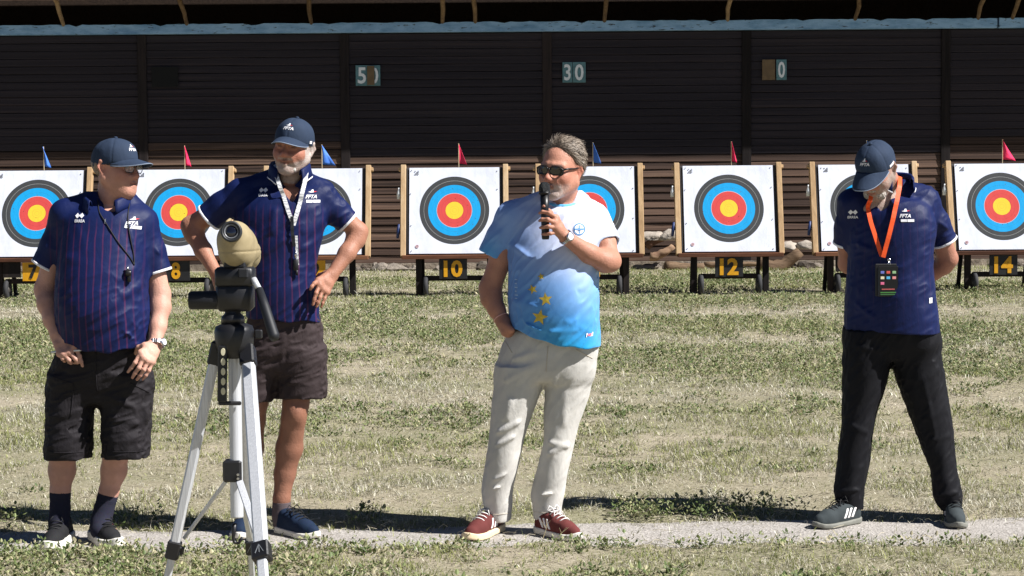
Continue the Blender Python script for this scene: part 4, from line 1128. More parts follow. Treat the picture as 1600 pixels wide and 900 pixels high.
def strap(pr, bvh, name, pts, width, mat, parent, th=.0022, lift=.006, n=24, tex=None):
    """ribbon draped over the garment along (u,v[,dy]) points"""
    P = [pr.p(q[0], q[1], q[2] if len(q) > 2 else -.12) for q in pts]; W = []
    seg = np.linspace(0, len(P) - 1, n)
    for t in seg:
        i = min(int(t), len(P) - 2); f = t - i; p = P[i] * (1 - f) + P[i + 1] * f
        h = front_hit(bvh, p[0], p[2], pr.Y) if bvh is not None else None
        y = p[1] if h is None else min(h.y - lift, p[1] + .2) 
        if len(pts[i]) > 2 or h is None: y = p[1]
        W.append(Vector((p[0], y, p[2])))
    for _ in range(2):
        W = [W[0]] + [(W[i - 1] + 2 * W[i] + W[i + 1]) / 4 for i in range(1, len(W) - 1)] + [W[-1]]
    bm = bmesh.new(); prev = None
    for i, p in enumerate(W):
        t = (W[min(i + 1, len(W) - 1)] - W[max(i - 1, 0)]).normalized(); nrm = Vector((0, -1, 0)); nrm = (nrm - nrm.dot(t) * t).normalized(); s = t.cross(nrm)
        q = p - pr.base
        ring = [bm.verts.new(q + s * width / 2 + nrm * th / 2), bm.verts.new(q - s * width / 2 + nrm * th / 2), bm.verts.new(q - s * width / 2 - nrm * th / 2), bm.verts.new(q + s * width / 2 - nrm * th / 2)]
        if prev:
            for j in range(4): bm.faces.new((prev[j], prev[(j + 1) % 4], ring[(j + 1) % 4], ring[j]))
        else: bm.faces.new(ring)
        prev = ring
    bm.faces.new(list(reversed(prev))); bmesh.ops.recalc_face_normals(bm, faces=bm.faces)
    return mesh_bm(name, bm, mat, parent), W
def make_legs(pr, name, mat, pelvis, legs, hems, disp=None, e=2.15, bb=None, top=None, pockets=(), waist=None, yaw=0.0):
    P0 = Loft(pr.rows(pelvis), 2.3, .03, yaw); b = U((P0, 0))
    L = [Loft(pr.rows(r), e, .004, yaw) for r in legs]
    for l in L: b.add(l, .03)
    for q, k in pockets: b.add(q, k)
    hz = [pr.p(*h)[2] for h in hems]
    mid = [(pr.p(r[-1][1], 600)[0] + pr.p(r[-1][2], 600)[0]) / 2 for r in legs]
    def f(P):
        d = b(P)
        if disp is not None: d = d - disp(P)
        for l, z in zip(L, hz):
            inner = np.maximum(l(np.stack([P[:, 0], P[:, 1], np.maximum(P[:, 2], z + .005)], 1)) + .01, P[:, 2] - z - .05)
            d = np.maximum(d, -inner)
        return d
    lo, hi = pr.bb(*bb)
    return pr.obj(name, f, mat, keep=True, lo=lo, hi=hi)
# ---- shoes
def make_shoe(pr, heel, toe, upper, sole, lace, sole_h=.028, stripes=None, height=.085, tongue=None, length=None, toe_mat=None, extra=None, side=1, wide=1.0):
    a = ground_at(*heel); b = ground_at(*toe); d = (b - a); L = d.length if length is None else length; f = d.normalized(); s = Vector((f.y, -f.x, 0)); up = Vector((0, 0, 1))
    W = lambda t, x, z: np.array(a + f * (t * L) + s * x + up * z, np.float32)
    Fv, Sv = np.array(f, np.float32), np.array(s, np.float32); a_ = np.array(a, np.float32)
    def loc(P):
        q = P - a_; return (q @ Fv) / L, q @ Sv, q[:, 2]
    tt = np.array([-.02, .03, .12, .3, .5, .68, .82, .93, 1.0, 1.03]); ww = np.array([.0, .024, .035, .034, .038, .047, .045, .033, .014, .0]) * wide
    def outline(P, grow=0.0):
        t, x, z = loc(P); w = np.interp(t, tt, ww) + grow; off = .006 * np.sin(np.clip(t, 0, 1) * PI) * side
        return np.maximum(np.abs(x - off) - w, np.maximum(-t * L - .003 - grow, (t - 1.01) * L - grow)) * .8
    hz_t = np.array([0, .1, .22, .34, .45, .6, .75, .88, 1.0]); hz = np.array([.062, .078, height, height, .082, .066, .052, .043, .03]) + .012
    def sole_f(P):
        t, x, z = loc(P); tz = .012 * np.clip((t - .85) / .15, 0, 1) ** 2
        th = sole_h + .006 * np.clip((.35 - t) / .35, 0, 1)
        return smax(outline(P, .004), np.abs(z - tz - th / 2) - th / 2, .006)
    up_u = U((Cone(W(.14, 0, .05), W(.2, 0, height - .012), .036, .034), 0), (Cone(W(.22, 0, height - .012), W(.5, .003 * side, .05), .036, .041), .02), (Cone(W(.45, .004 * side, .052), W(.74, .006 * side, .036), .041, .04), .02),
              (Cone(W(.74, .006 * side, .036), W(.88, .004 * side, .03), .04, .033), .02), (Cone(W(.12, 0, .035), W(.45, 0, .035), .035, .038), .02))
    def upper_f(P):
        t, x, z = loc(P); d = up_u(P); d = smax(d, outline(P, .0), .012)
        d = d - .0012 * (vnoise((P * 70).astype(np.float32)) - .5)
        return smax(d, sole_h * .75 - z, .003)
    c = np.array(a + f * L * .5, np.float32); lo, hi = c - A(.2, .2, .03), c + A(.2, .2, .14); lo[2] = -.012
    e = empty_child('shoe', pr.root)
    pr.obj('upper', upper_f, upper, e, h=.0034, lo=lo, hi=hi)
    pr.obj('sole', sole_f, sole, e, h=.0034, lo=lo, hi=hi)
    if stripes:
        sm, sides, t0 = stripes
        for sd in sides:
            for j in range(3):
                def fs(P, j=j, sd=sd):
                    t, x, z = loc(P); c0 = t0 + .095 * j; q = (t - c0) * L - (z - .03) * -.55
                    d = np.maximum(np.abs(q) - .0075, np.maximum(.034 - z, z - .078)); d = np.maximum(d, -x * sd + .008); u_ = upper_f(P)
                    return np.maximum(np.maximum(d, u_ - .0022), -(u_ + .004))
                try: pr.obj('stripe', fs, sm, e, h=.003, lo=lo, hi=hi)
                except RuntimeError: pass
    if toe_mat:
        def fc(P):
            t, x, z = loc(P); u_ = upper_f(P); d = np.maximum(.80 - t, u_ - .0018) ; d = np.maximum((.80 - t) * L, u_ - .0018); return np.maximum(d, -(u_ + .005))
        pr.obj('toe_cap', fc, toe_mat, e, h=.003, lo=lo, hi=hi)
    bo = pr.base
    if lace:
        bm = bmesh.new()
        for j in range(5):
            t = .38 + .075 * j; z = np.interp(t, [.38, .7], [height + .030, .082]); w = .028
            pts = [Vector(W(t + .02 * math.cos(q * PI), w * q, z - .014 * q * q + .004)) - bo for q in np.linspace(-1, 1, 7)]
            bm_tube(bm, pts, .0028, 6)
        k0 = Vector(W(.40, 0, height + .034)) - bo
        for sd in (-1, 1):
            bm_tube(bm, [k0, k0 + Vector(s) * .022 * sd + up * .014, k0 + Vector(s) * .036 * sd - up * .004, k0 + Vector(s) * .02 * sd - up * .01 + f * .02, k0], .0023, 5)
            bm_tube(bm, [k0, k0 + Vector(s) * .02 * sd + f * .03 - up * .008, k0 + Vector(s) * .03 * sd + f * .04 - up * .025], .0021, 5)
        lo_ = mesh_bm('laces', bm, lace, e, True); lo_['kind'] = 'stuff'
    if extra: extra(W, e, bo)
    return e, W
def empty_child(name, parent):
    o = bpy.data.objects.new(name, None); o.empty_display_size = .05; link(o, parent); return o
def make_sock(pr, pts, mat, parent=None, cuff=True):
    q = [(pr.p(u, v, d), r) for u, v, d, r in pts]
    top = q[0][0]; n = (q[0][0] - q[1][0]); n = n / np.linalg.norm(n)
    u_ = U(*[(Cone(x[0], y[0], x[1], y[1]), .02) for x, y in zip(q[:-1], q[1:])])
    def f(P):
        t = (P - top) @ n; d = u_(P) - .0016 * np.clip(1 - np.abs(t + .025) / .02, 0, 1) - .0008 * np.sin(t * 700) * (t > -.045)
        return smax(d, t, .004)
    pts3 = np.stack([x[0] for x in q]); return pr.obj('sock', f, mat, parent, h=.0034, lo=pts3.min(0) - .075, hi=pts3.max(0) + .075)
def watch(pr, center, axis, r, name='wristwatch', band=M_STEEL, face_dir=None, w=.018):
    c = Vector(pr.p(*center)) - pr.base; ax = Vector(axis).normalized(); bm = bmesh.new()
    prof = [(r, -w / 2), (r + .0035, -w / 2 + .002), (r + .0035, w / 2 - .002), (r, w / 2)]
    e = empty_child(name, pr.root)
    n = 26; fd = Vector(face_dir); fd = (fd - fd.dot(ax) * ax).normalized(); sd = ax.cross(fd)
    for k in range(n):       # links of the bracelet
        an = 2 * PI * k / n; rd = math.cos(an) * fd + math.sin(an) * sd; tg = -math.sin(an) * fd + math.cos(an) * sd
        M = Matrix((tg, ax, rd)).transposed(); bm_box(bm, c + rd * (r + .0015), (2 * PI * r / n * .86, w, .0034), M, .0006)
    o = mesh_bm('bracelet', bm, band, e); o['kind'] = 'stuff'
    bm = bmesh.new(); bm_lathe(bm, [(.0, -.004), (.017, -.004), (.019, -.001), (.019, .004), (.016, .006), (0, .006)], c + fd * (r + .003), fd, 20); cs = mesh_bm('case', bm, band, e, True)
    bm = bmesh.new(); bm_lathe(bm, [(0, .0), (.0135, 0), (.0135, .0012), (0, .0012)], c + fd * (r + .009), fd, 20); mesh_bm('dial', bm, M_DIAL, cs)
    return e
def collar(pr, center, r, yaw, h=.04, flare=.02, gap=.5, mat=None, trim=None, tilt=.25, parent=None, rx=1.0, tip=.02):
    """folded polo collar round the neck, open at the front (yaw = facing direction angle offset)"""
    c = Vector(pr.p(*center)) - pr.base + Vector((0, 0, .010)); r = r + .010; n = 34; V = []; m = 6; prof = [(-.002, -.012), (.003, .008), (.009, .013), (.015, .004), (.0 + flare, -h * .5), (.006 + flare, -h)]
    for i in range(n + 1):
        th = -PI + gap * .5 + (2 * PI - gap) * i / n    # 0 = back
        a = th + yaw; fr = abs(th) / PI
        for j, (dr, dz) in enumerate(prof):
            k = 1 + (tip / .04 if j == 5 else tip / .08 if j == 4 else 0) * max(0, fr - .72) / .28
            rr_ = r + dr; x = rr_ * rx * math.sin(a) + .06 * fr * fr * math.sin(yaw) * -1; y = rr_ * math.cos(a) - .06 * fr * fr
            z = dz * k - tilt * (fr ** 3) * .16 - (.0 if j < 4 else .0)
            V.append((c.x + x, c.y + y, c.z + z))
    F = []
    for i in range(n):
        for j in range(m - 1): a = i * m + j; F.append((a, a + m, a + m + 1, a + 1))
    o = mesh_py('collar', V, F, mat, parent, True); md = o.modifiers.new('thick', 'SOLIDIFY'); md.thickness = .0035; md.offset = 0
    if trim:
        bm = bmesh.new(); bm_tube(bm, [Vector(V[i * m + 5]) for i in range(n + 1)], .0032, 6)
        mesh_bm('collar_trim', bm, trim, o, True)
    return o
# ------------------------------------------------------------------ man at the far left, looking right
def build_p1():
    pr = Person('person', 8.02, 150, 'man in navy polo and black cargo shorts at far left, looking right, hand on pocket')
    B = pr.body; p = pr.p
    hd = Head(p(181, 262, .0), (.90, -.44, -.07), (.03, .02, 1), .985)
    add_head(pr, hd, jowl=.007, smile=.009)
    B.add(Cone(p(172, 330, .045), p(176, 285, .03), .066, .058), .03)
    B.add(Cone(p(182, 308, -.01), p(190, 292, -.02), .05, .045), .04)
    # hidden torso and thighs
    B.add(Loft(pr.rows([(325, 130, 212, -.06, .09), (345, 112, 226, -.1, .09), (420, 106, 214, -.13, .09), (500, 104, 216, -.16, .09), (560, 98, 218, -.11, .1), (600, 96, 222, -.09, .1)]), 2.3, .03), .03)
    pr.chain([(105, 345, .02, .055), (88, 395, .03, .05), (71, 452, .03, .045), (75, 475, -.01, .0435), (82, 500, -.06, .036), (89, 522, -.10, .029)], .02)
    pr.chain([(222, 358, .02, .055), (238, 410, .03, .05), (250, 460, .03, .0435), (251, 480, .0, .042), (247, 510, -.05, .034), (243, 534, -.09, .028)], .02)
    pr.chain([(115, 590, 0, .08), (108, 668, -.02, .062), (98, 705, .0, .058), (97, 735, .03, .056), (94, 768, .04, .041), (94, 800, .035, .033), (93, 818, .02, .03)], .02)
    pr.chain([(192, 590, 0, .08), (186, 668, -.02, .062), (181, 705, .0, .056), (178, 735, .04, .054), (170, 768, .05, .040), (161, 800, .045, .032), (158, 818, .03, .03)], .02)
    # right hand (viewer's left): index pointing down, the others curled round a pen
    add_hand(pr, (90, 524, -.10), [(117, 541, -.155), (109, 550, -.165), (100, 554, -.165), (93, 553, -.155)],
             [[(124, 556, -.165), (127, 565, -.165), (129, 572, -.16)], [(118, 561, -.175), (121, 566, -.165), (116, 567, -.145)], [(108, 563, -.175), (111, 567, -.165), (107, 566, -.145)], [(98, 561, -.17), (101, 564, -.155), (98, 562, -.14)]],
             [(104, 530, -.14), (119, 541, -.125), (122, 553, -.125)])
    # left hand: thumb hooked in the pocket, fingers down on the thigh
    add_hand(pr, (243, 540, -.10), [(220, 551, -.17), (224, 559, -.175), (231, 564, -.17), (238, 566, -.155)],
             [[(211, 567, -.185), (205, 575, -.18), (200, 581, -.17)], [(217, 575, -.19), (211, 583, -.185), (207, 590, -.175)], [(225, 578, -.185), (219, 587, -.18), (214, 593, -.17)], [(233, 579, -.17), (228, 587, -.17), (223, 593, -.165)]],
             [(226, 540, -.13), (216, 543, -.12), (212, 552, -.10)])
    body = pr.obj('body', body_fn(pr), M_SKIN, lo=pr.bb(40, 205, 280, 832, -.32, .2)[0], hi=pr.bb(40, 205, 280, 832, -.32, .2)[1], h=.0042,
                  colfn=skin_color(pr, srgb(206, 156, 136), srgb(220, 172, 152), brow=(.2, .15, .12), legs=srgb(216, 166, 148)))
    # short hair below the cap
    def hair(P):
        L = hd.loc(P); x, y, z = L.T; d = Ell((0, -.016, .03), (.081, .101, .088))(L)
        n = vnoise((L * np.array([90, 90, 30])).astype(np.float32)); d = d - .006 * n
        cut = np.maximum(y - .0 + (z + .02) * .2, -.072 - z - .3 * np.minimum(y + .06, 0) * 0); d = smax(d, np.maximum(cut, z - (.012 - .12 * y)), .008)
        ear = Ell((.083, -.012, -.002), (.03, .026, .038))(L * np.sign(np.where(np.abs(x) > 0, x, 1))[:, None] * A(1, 0, 0) + L * A(0, 1, 1))
        return smax(d, -ear, .006) * hd.k
    c = hd.C; sdf_obj('hair', hair, c - .15, c + .15, .0038, M_HAIRD, pr.root, pr.base)
    # ---- polo shirt
    def disp(P):
        q = P - np.array(pr.base, np.float32); z = q[:, 2]
        a = .0075 * fold_noise(P, (.9, 0, .45), .22, .05, 1.0) * np.clip((1.28 - z) / .2, .3, 1)
        for (s, e, w, h) in F1: a = a + seg_fold(P, s, e, w, h)
        return a
    F1 = [(p(100, 400, -.13), p(150, 420, -.17), .018, .010), (p(215, 415, -.12), p(180, 440, -.19), .016, .008), (p(228, 440, -.1), p(190, 465, -.2), .016, .008), (p(205, 500, -.19), p(230, 520, -.12), .012, .010), (p(190, 515, -.2), p(222, 536, -.14), .012, .010), (p(125, 505, -.17), p(165, 540, -.17), .013, .009), (p(100, 520, -.12), p(160, 532, -.18), .01, .007), (p(120, 350, -.1), p(140, 400, -.15), .018, .006), (p(200, 345, -.1), p(215, 395, -.13), .016, .006), (p(72, 385, -.02), p(95, 395, -.04), .01, .006), (p(238, 385, -.02), p(255, 400, -.03), .01, .006)]
    zl = p(120, 530)[2]; xl, xr = p(110, 500)[0], p(230, 500)[0]
    def hem(P):
        t = (P[:, 0] - xl) / (xr - xl); zz = zl - .035 * np.sin(np.clip(t, 0, 1) * PI) - .018 * t + .005 * np.sin(P[:, 0] * 60) ; return zz - P[:, 2]
    mat = cloth_mat('navy_polo_far_left', NAVY, .55, .25, stripes=(STR, .0315, 0.004, .006, -.20, .22, .78, 1.42), spec=.2, wr=.25)
    sh, bvh = make_shirt(pr, 'polo_shirt', mat,
        [(318, 138, 206, -.06, .10), (330, 112, 226, -.095, .115), (350, 100, 232, -.125, .12), (400, 91, 231, -.175, .12), (450, 87, 231, -.21, .125), (490, 87, 233, -.222, .125), (520, 90, 232, -.205, .12), (560, 94, 230, -.18, .12)],
        [[(150, 315, .035, .055), (106, 337, .025, .070)], [(198, 318, .03, .055), (221, 348, .025, .064)]],
        [[(105, 338, .025, .070), (86, 385, .03, .062), (69, 416, .032, .056)], [(221, 349, .025, .066), (236, 392, .03, .06), (247, 426, .032, .060)]],
        hem, [((175, 345, .05, .064), (180, 285, .02, .069))], disp, bb=(36, 300, 284, 560, -.28, .2),
        vneck=Cone(p(178, 335, -.06), p(175, 318, -.06), .018, .05))
    collar(pr, (172, 308, .035), .080, .05, h=.036, flare=.018, gap=1.1, mat=mat, tilt=.42, parent=sh)
    bm = bmesh.new(); q0 = front_hit(bvh, p(174, 345)[0], p(174, 345)[2], pr.Y) - pr.base; bm_box(bm, q0 + Vector((0, -.004, 0)), (.006, .004, .02), bev=.001); mesh_bm('zip_pull', bm, M_STEEL, sh)
    # maker's mark (two arrow diamonds and lettering) and federation mark
    dm = [(-1, 0, 0), (-.5, .55, 0), (0, .1, 0), (.5, .55, 0), (1, 0, 0), (.5, -.55, 0), (0, -.1, 0), (-.5, -.55, 0)]
    decal(pr, bvh, 'chest_mark', dm, [(0, 7, 6, 2, 1), (2, 6, 5, 4, 3)], M_TRIM, sh, 122, 337, .021)
    text_decal(pr, bvh, 'chest_lettering', 'ERREA', M_TRIM, sh, 123, 345.5, 17, bold=.025)
    bird = [(-.016, .0, 0), (-.006, .003, 0), (-.003, .009, 0), (.003, .010, 0), (.004, .004, 0), (.016, .002, 0), (.006, -.001, 0), (-.004, -.002, 0)]
    decal(pr, bvh, 'chest_emblem', bird, [(0, 7, 1), (1, 4, 3, 2), (1, 7, 6, 4)], M_TRIM, sh, 207, 343, 1.2); decal(pr, bvh, 'chest_emblem_red', [(.005, .004, 0), (.018, .002, 0), (.006, -.001, 0)], [(0, 2, 1)], M_CAPR, sh, 207, 343, 1.2)
    text_decal(pr, bvh, 'chest_lettering', 'FFTA', M_TRIM, sh, 204, 349.5, 18, slant=.3, bold=.03)
    decal(pr, bvh, 'chest_name_bar', [(-1, -.2, 0), (-.1, -.2, 0), (-.1, .2, 0), (-1, .2, 0), (-.02, -.2, 0), (1, -.2, 0), (1, .2, 0), (-.02, .2, 0)], [(0, 1, 2, 3), (4, 5, 6, 7)], M_TRIM, sh, 206, 355, .032, rot=-.14)
    # ---- cargo shorts
    def dsh(P):
        q = P - np.array(pr.base, np.float32)
        a = .010 * fold_noise(P, (.95, 0, .25), .14, .04, 4.0)
        for s_, e_, w, h in FS: a = a + seg_fold(P, s_, e_, w, h)
        return a
    FS = [(p(100, 575, -.13), p(148, 566, -.12), .012, .010), (p(95, 600, -.12), p(150, 585, -.12), .012, .009), (p(80, 650, -.1), p(140, 640, -.11), .014, .007), (p(165, 650, -.11), p(228, 665, -.1), .012, .011), (p(168, 620, -.12), p(220, 640, -.11), .012, .008), (p(80, 690, -.1), p(138, 680, -.1), .014, .008), (p(168, 690, -.11), p(225, 680, -.1), .014, .007), (p(152, 560, -.14), p(154, 615, -.12), .009, .008)]
    pk = [(Cone(p(84, 590, -.02), p(82, 640, -.02), .045, .045, (A(1, 0, 0), .5)), .012), (Cone(p(229, 596, -.02), p(229, 640, -.02), .045, .045, (A(1, 0, 0), .5)), .012)]
    so, sbvh = make_legs(pr, 'cargo_shorts', M_BLK, [(522, 100, 222, -.135, .12), (545, 90, 228, -.14, .125), (575, 80, 234, -.135, .13), (605, 78, 236, -.12, .125), (626, 80, 235, -.1, .12)],
        [[(585, 78, 155, -.125, .12), (620, 75, 150, -.115, .115), (650, 74, 145, -.115, .11), (690, 71.5, 143, -.115, .105), (714, 71, 141, -.11, .10)], [(585, 152, 236, -.125, .12), (620, 156, 236, -.115, .115), (650, 159, 235, -.115, .11), (690, 161, 233, -.115, .105), (713, 160, 232, -.11, .10)]],
        [(107, 714, 0), (196, 713, 0)], dsh, bb=(56, 515, 252, 722, -.2, .2), pockets=pk)
    def flap(name, pts, w=.0022):
        bm = bmesh.new(); q = []
        for (u, v) in pts:
            c_ = p(u, v, -.1); h = front_hit(sbvh, c_[0], c_[2], pr.Y)
            if h is not None: q.append(h + Vector((0, -.0012, 0)) - pr.base)
        if len(q) > 2: bm_tube(bm, q, w, 6); mesh_bm(name, bm, M_BLK, so, True)
    lin = lambda a, b, n=12: [(a[0] + (b[0] - a[0]) * i / n, a[1] + (b[1] - a[1]) * i / n) for i in range(n + 1)]
    flap('fly_seam', lin((153, 548), (154, 612))); flap('pocket_seam', lin((82, 588), (118, 598))); flap('pocket_seam', lin((118, 598), (112, 650))); flap('pocket_seam', lin((205, 598), (232, 615)))
    flap('hem_stitch', lin((75, 706), (140, 707), 20), .0015); flap('hem_stitch', lin((163, 705), (228, 706), 20), .0015)
    # ---- socks and shoes
    make_sock(pr, [(94, 767, .04, .046), (94, 795, .035, .041), (92, 815, .02, .041), (91, 828, .0, .042)], M_SOCK)
    make_sock(pr, [(169, 772, .05, .045), (162, 797, .045, .040), (158, 815, .03, .041), (156, 828, .0, .042)], M_SOCK)
    def red_eyelets(W, e, bo):
        for sd in (-1, 1):
            bm = bmesh.new()
            for j in range(5):
                t = .4 + .075 * j; q = Vector(W(t, sd * .03, float(np.interp(t, [.4, .7], [.082, .055])))) - bo; bm_box(bm, q, (.007, .007, .009))
            o = mesh_bm('eyelet_strip', bm, M_REDY, e); o['kind'] = 'stuff'
    make_shoe(pr, (106, 841), (66, 867), M_SHB, M_SOLEW, M_LACEK, .038, extra=red_eyelets, length=.315, side=-1, height=.095, wide=1.12)
    make_shoe(pr, (148, 840), (188, 860), M_SHB, M_SOLEW, M_LACEK, .038, extra=red_eyelets, length=.315, side=1, height=.095, wide=1.12)
    # ---- cap, glasses, watch
    make_cap(pr, hd, front=.046, back=-.004, brim_len=.085, droop=.18, logo_side=(1.5, .04), curve=.75)
    glasses(pr, hd, M_CLEAR, thin=True)
    watch(pr, (245, 537, -.095), Vector(p(243, 545, -.11)) - Vector(p(247, 515, -.06)), .031, face_dir=(.9, -.5, .1))
    # ---- pen in the hand, whistle on its cord (things of their own)
    a, b = Vector(p(80, 550.5, -.15)), Vector(p(130, 547, -.175)); bm = bmesh.new(); c = a.lerp(b, .5); bm_tube(bm, [a - c, (b - c) * .8, b - c], [.004, .004, .002], 8)
    o = mesh_bm('pen', bm, simple('white_pen', srgb(222, 224, 228), .35), None, True); o.location = c; tag(o, 'white pen held in the hand of the man at far left', 'pen')
    e = empty('whistle_cord', p(212, 418, -.2), 'black cord with a dark whistle hanging on the leftmost polo shirt', 'whistle')
    pr2 = type('o', (), {})(); 
    cm = simple('black_cord', srgb(16, 16, 20), .7)
    def cord(pts, n=30):
        W = []
        for t in np.linspace(0, len(pts) - 1, n):
            i = min(int(t), len(pts) - 2); f = t - i; u = pts[i][0] * (1 - f) + pts[i + 1][0] * f; v = pts[i][1] * (1 - f) + pts[i + 1][1] * f
            c_ = p(u, v, -.12); h = front_hit(bvh, c_[0], c_[2], pr.Y); y = h.y - .004 if h is not None else pr.Y - .03
            W.append(Vector((c_[0], y, c_[2])) - e.location)
        for _ in range(3): W = [W[0]] + [(W[i - 1] + 2 * W[i] + W[i + 1]) / 4 for i in range(1, len(W) - 1)] + [W[-1]]
        bm = bmesh.new(); bm_tube(bm, W, .0024, 6); mesh_bm('cord', bm, cm, e, True)
    cord([(145, 312), (152, 330), (165, 347), (185, 376), (205, 402), (211, 414)]); cord([(196, 318), (198, 345), (204, 372), (209, 395), (211, 414)])
    h = front_hit(bvh, p(213, 424)[0], p(213, 424)[2], pr.Y) or Vector(p(213, 424, -.2)); q = h + Vector((0, -.012, 0)) - e.location
    bm = bmesh.new(); bm_lathe(bm, [(0, -.012), (.013, -.012), (.0145, -.008), (.0145, .008), (.013, .012), (0, .012)], q, (1, .3, 0), 14); bm_box(bm, q + Vector((.004, 0, -.02)), (.013, .016, .034), bev=.002); mesh_bm('whistle', bm, simple('black_plastic', srgb(20, 20, 22), .35), e, True)
    bm = bmesh.new(); bm_tube(bm, [q + Vector((0, 0, .014)), q + Vector((-.004, 0, .026))], .005, 8); mesh_bm('clip', bm, M_STEEL, e, True)
    return pr
def glasses(pr, hd, lens, thin=False, wrap=.35, lh=.02, zc=.003, fr=None, lw=.027):
    e = empty_child('glasses', pr.root); bo = pr.base; w = lambda x, y, z: Vector(hd.w(x, y, z)) - bo; fr = fr or M_GLASS; r = .0016 if thin else .003
    for s in (-1, 1):
        n = 20; rim = []; V = [w(.034 * s, .1 if thin else .103, zc)]
        for k in range(n):
            a = 2 * PI * k / n; cx, cz = math.cos(a), math.sin(a); ex = (abs(cx) ** .75) * np.sign(cx) * lw; ez = (abs(cz) ** .75) * np.sign(cz) * lh
            x = .034 + ex; y = .1035 - wrap * max(0, x - .01) ** 2 * 9 - (.0 if thin else .0); z = zc + ez * (1 if thin else (1 - .35 * (ex / lw) * (ez < 0) * -1 * 0)) - (0 if thin else .004 * (x > .05))
            q = w(x * s, y, z); rim.append(q); V.append(q)
        mesh_py('lens', V, [(0, 1 + k, 1 + (k + 1) % n) for k in range(n)], lens, e, True)
        bm = bmesh.new(); bm_tube(bm, rim + [rim[0]], r, 6, False); mesh_bm('rim', bm, fr, e, True)
        bm = bmesh.new(); xo = .034 + lw; bm_tube(bm, [w(xo * s, .1035 - wrap * 9 * (xo - .01) ** 2, zc + .006), w(.073 * s, .065, zc + .009), w(.079 * s, .02, zc + .008), w(.081 * s, -.012, zc + .012), w(.08 * s, -.03, zc - .008)], [r * 1.5, r * 1.4, r * 1.2, r * 1.1, r], 6); mesh_bm('temple', bm, fr, e, True)
    bm = bmesh.new(); bm_tube(bm, [w(-.009, .105, zc + .005), w(0, .109, zc + .008), w(.009, .105, zc + .005)], r * 1.1, 6); mesh_bm('bridge', bm, fr, e, True)
    return e
build_p1()
# ------------------------------------------------------------------ bearded man behind the tripod, hands on hips
def chest_marks(pr, bvh, sh, u1, v1, u2, v2, k=1.0, word='ERREA'):
    dm = [(-1, 0, 0), (-.5, .55, 0), (0, .1, 0), (.5, .55, 0), (1, 0, 0), (.5, -.55, 0), (0, -.1, 0), (-.5, -.55, 0)]
    decal(pr, bvh, 'chest_mark', dm, [(0, 7, 6, 2, 1), (2, 6, 5, 4, 3)], M_TRIM, sh, u1, v1, .02 * k)
    text_decal(pr, bvh, 'chest_lettering', word, M_TRIM, sh, u1, v1 + 8, 15 * k, bold=.025)
    bird = [(-.016, .0, 0), (-.006, .003, 0), (-.003, .009, 0), (.003, .010, 0), (.004, .004, 0), (.016, .002, 0), (.006, -.001, 0), (-.004, -.002, 0)]
    decal(pr, bvh, 'chest_emblem', bird, [(0, 7, 1), (1, 4, 3, 2), (1, 7, 6, 4)], M_TRIM, sh, u2, v2, 1.15 * k); decal(pr, bvh, 'chest_emblem_red', [(.005, .004, 0), (.018, .002, 0), (.006, -.001, 0)], [(0, 2, 1)], M_CAPR, sh, u2, v2, 1.15 * k)
    text_decal(pr, bvh, 'chest_lettering', 'FFTA', M_TRIM, sh, u2 - 1, v2 + 7.5, 17 * k, slant=.3, bold=.03)
    decal(pr, bvh, 'chest_name_bar', [(-1, -.2, 0), (-.1, -.2, 0), (-.1, .2, 0), (-1, .2, 0), (-.02, -.2, 0), (1, -.2, 0), (1, .2, 0), (-.02, .2, 0)], [(0, 1, 2, 3), (4, 5, 6, 7)], M_TRIM, sh, u2 + 2, v2 + 14.5, .029 * k)
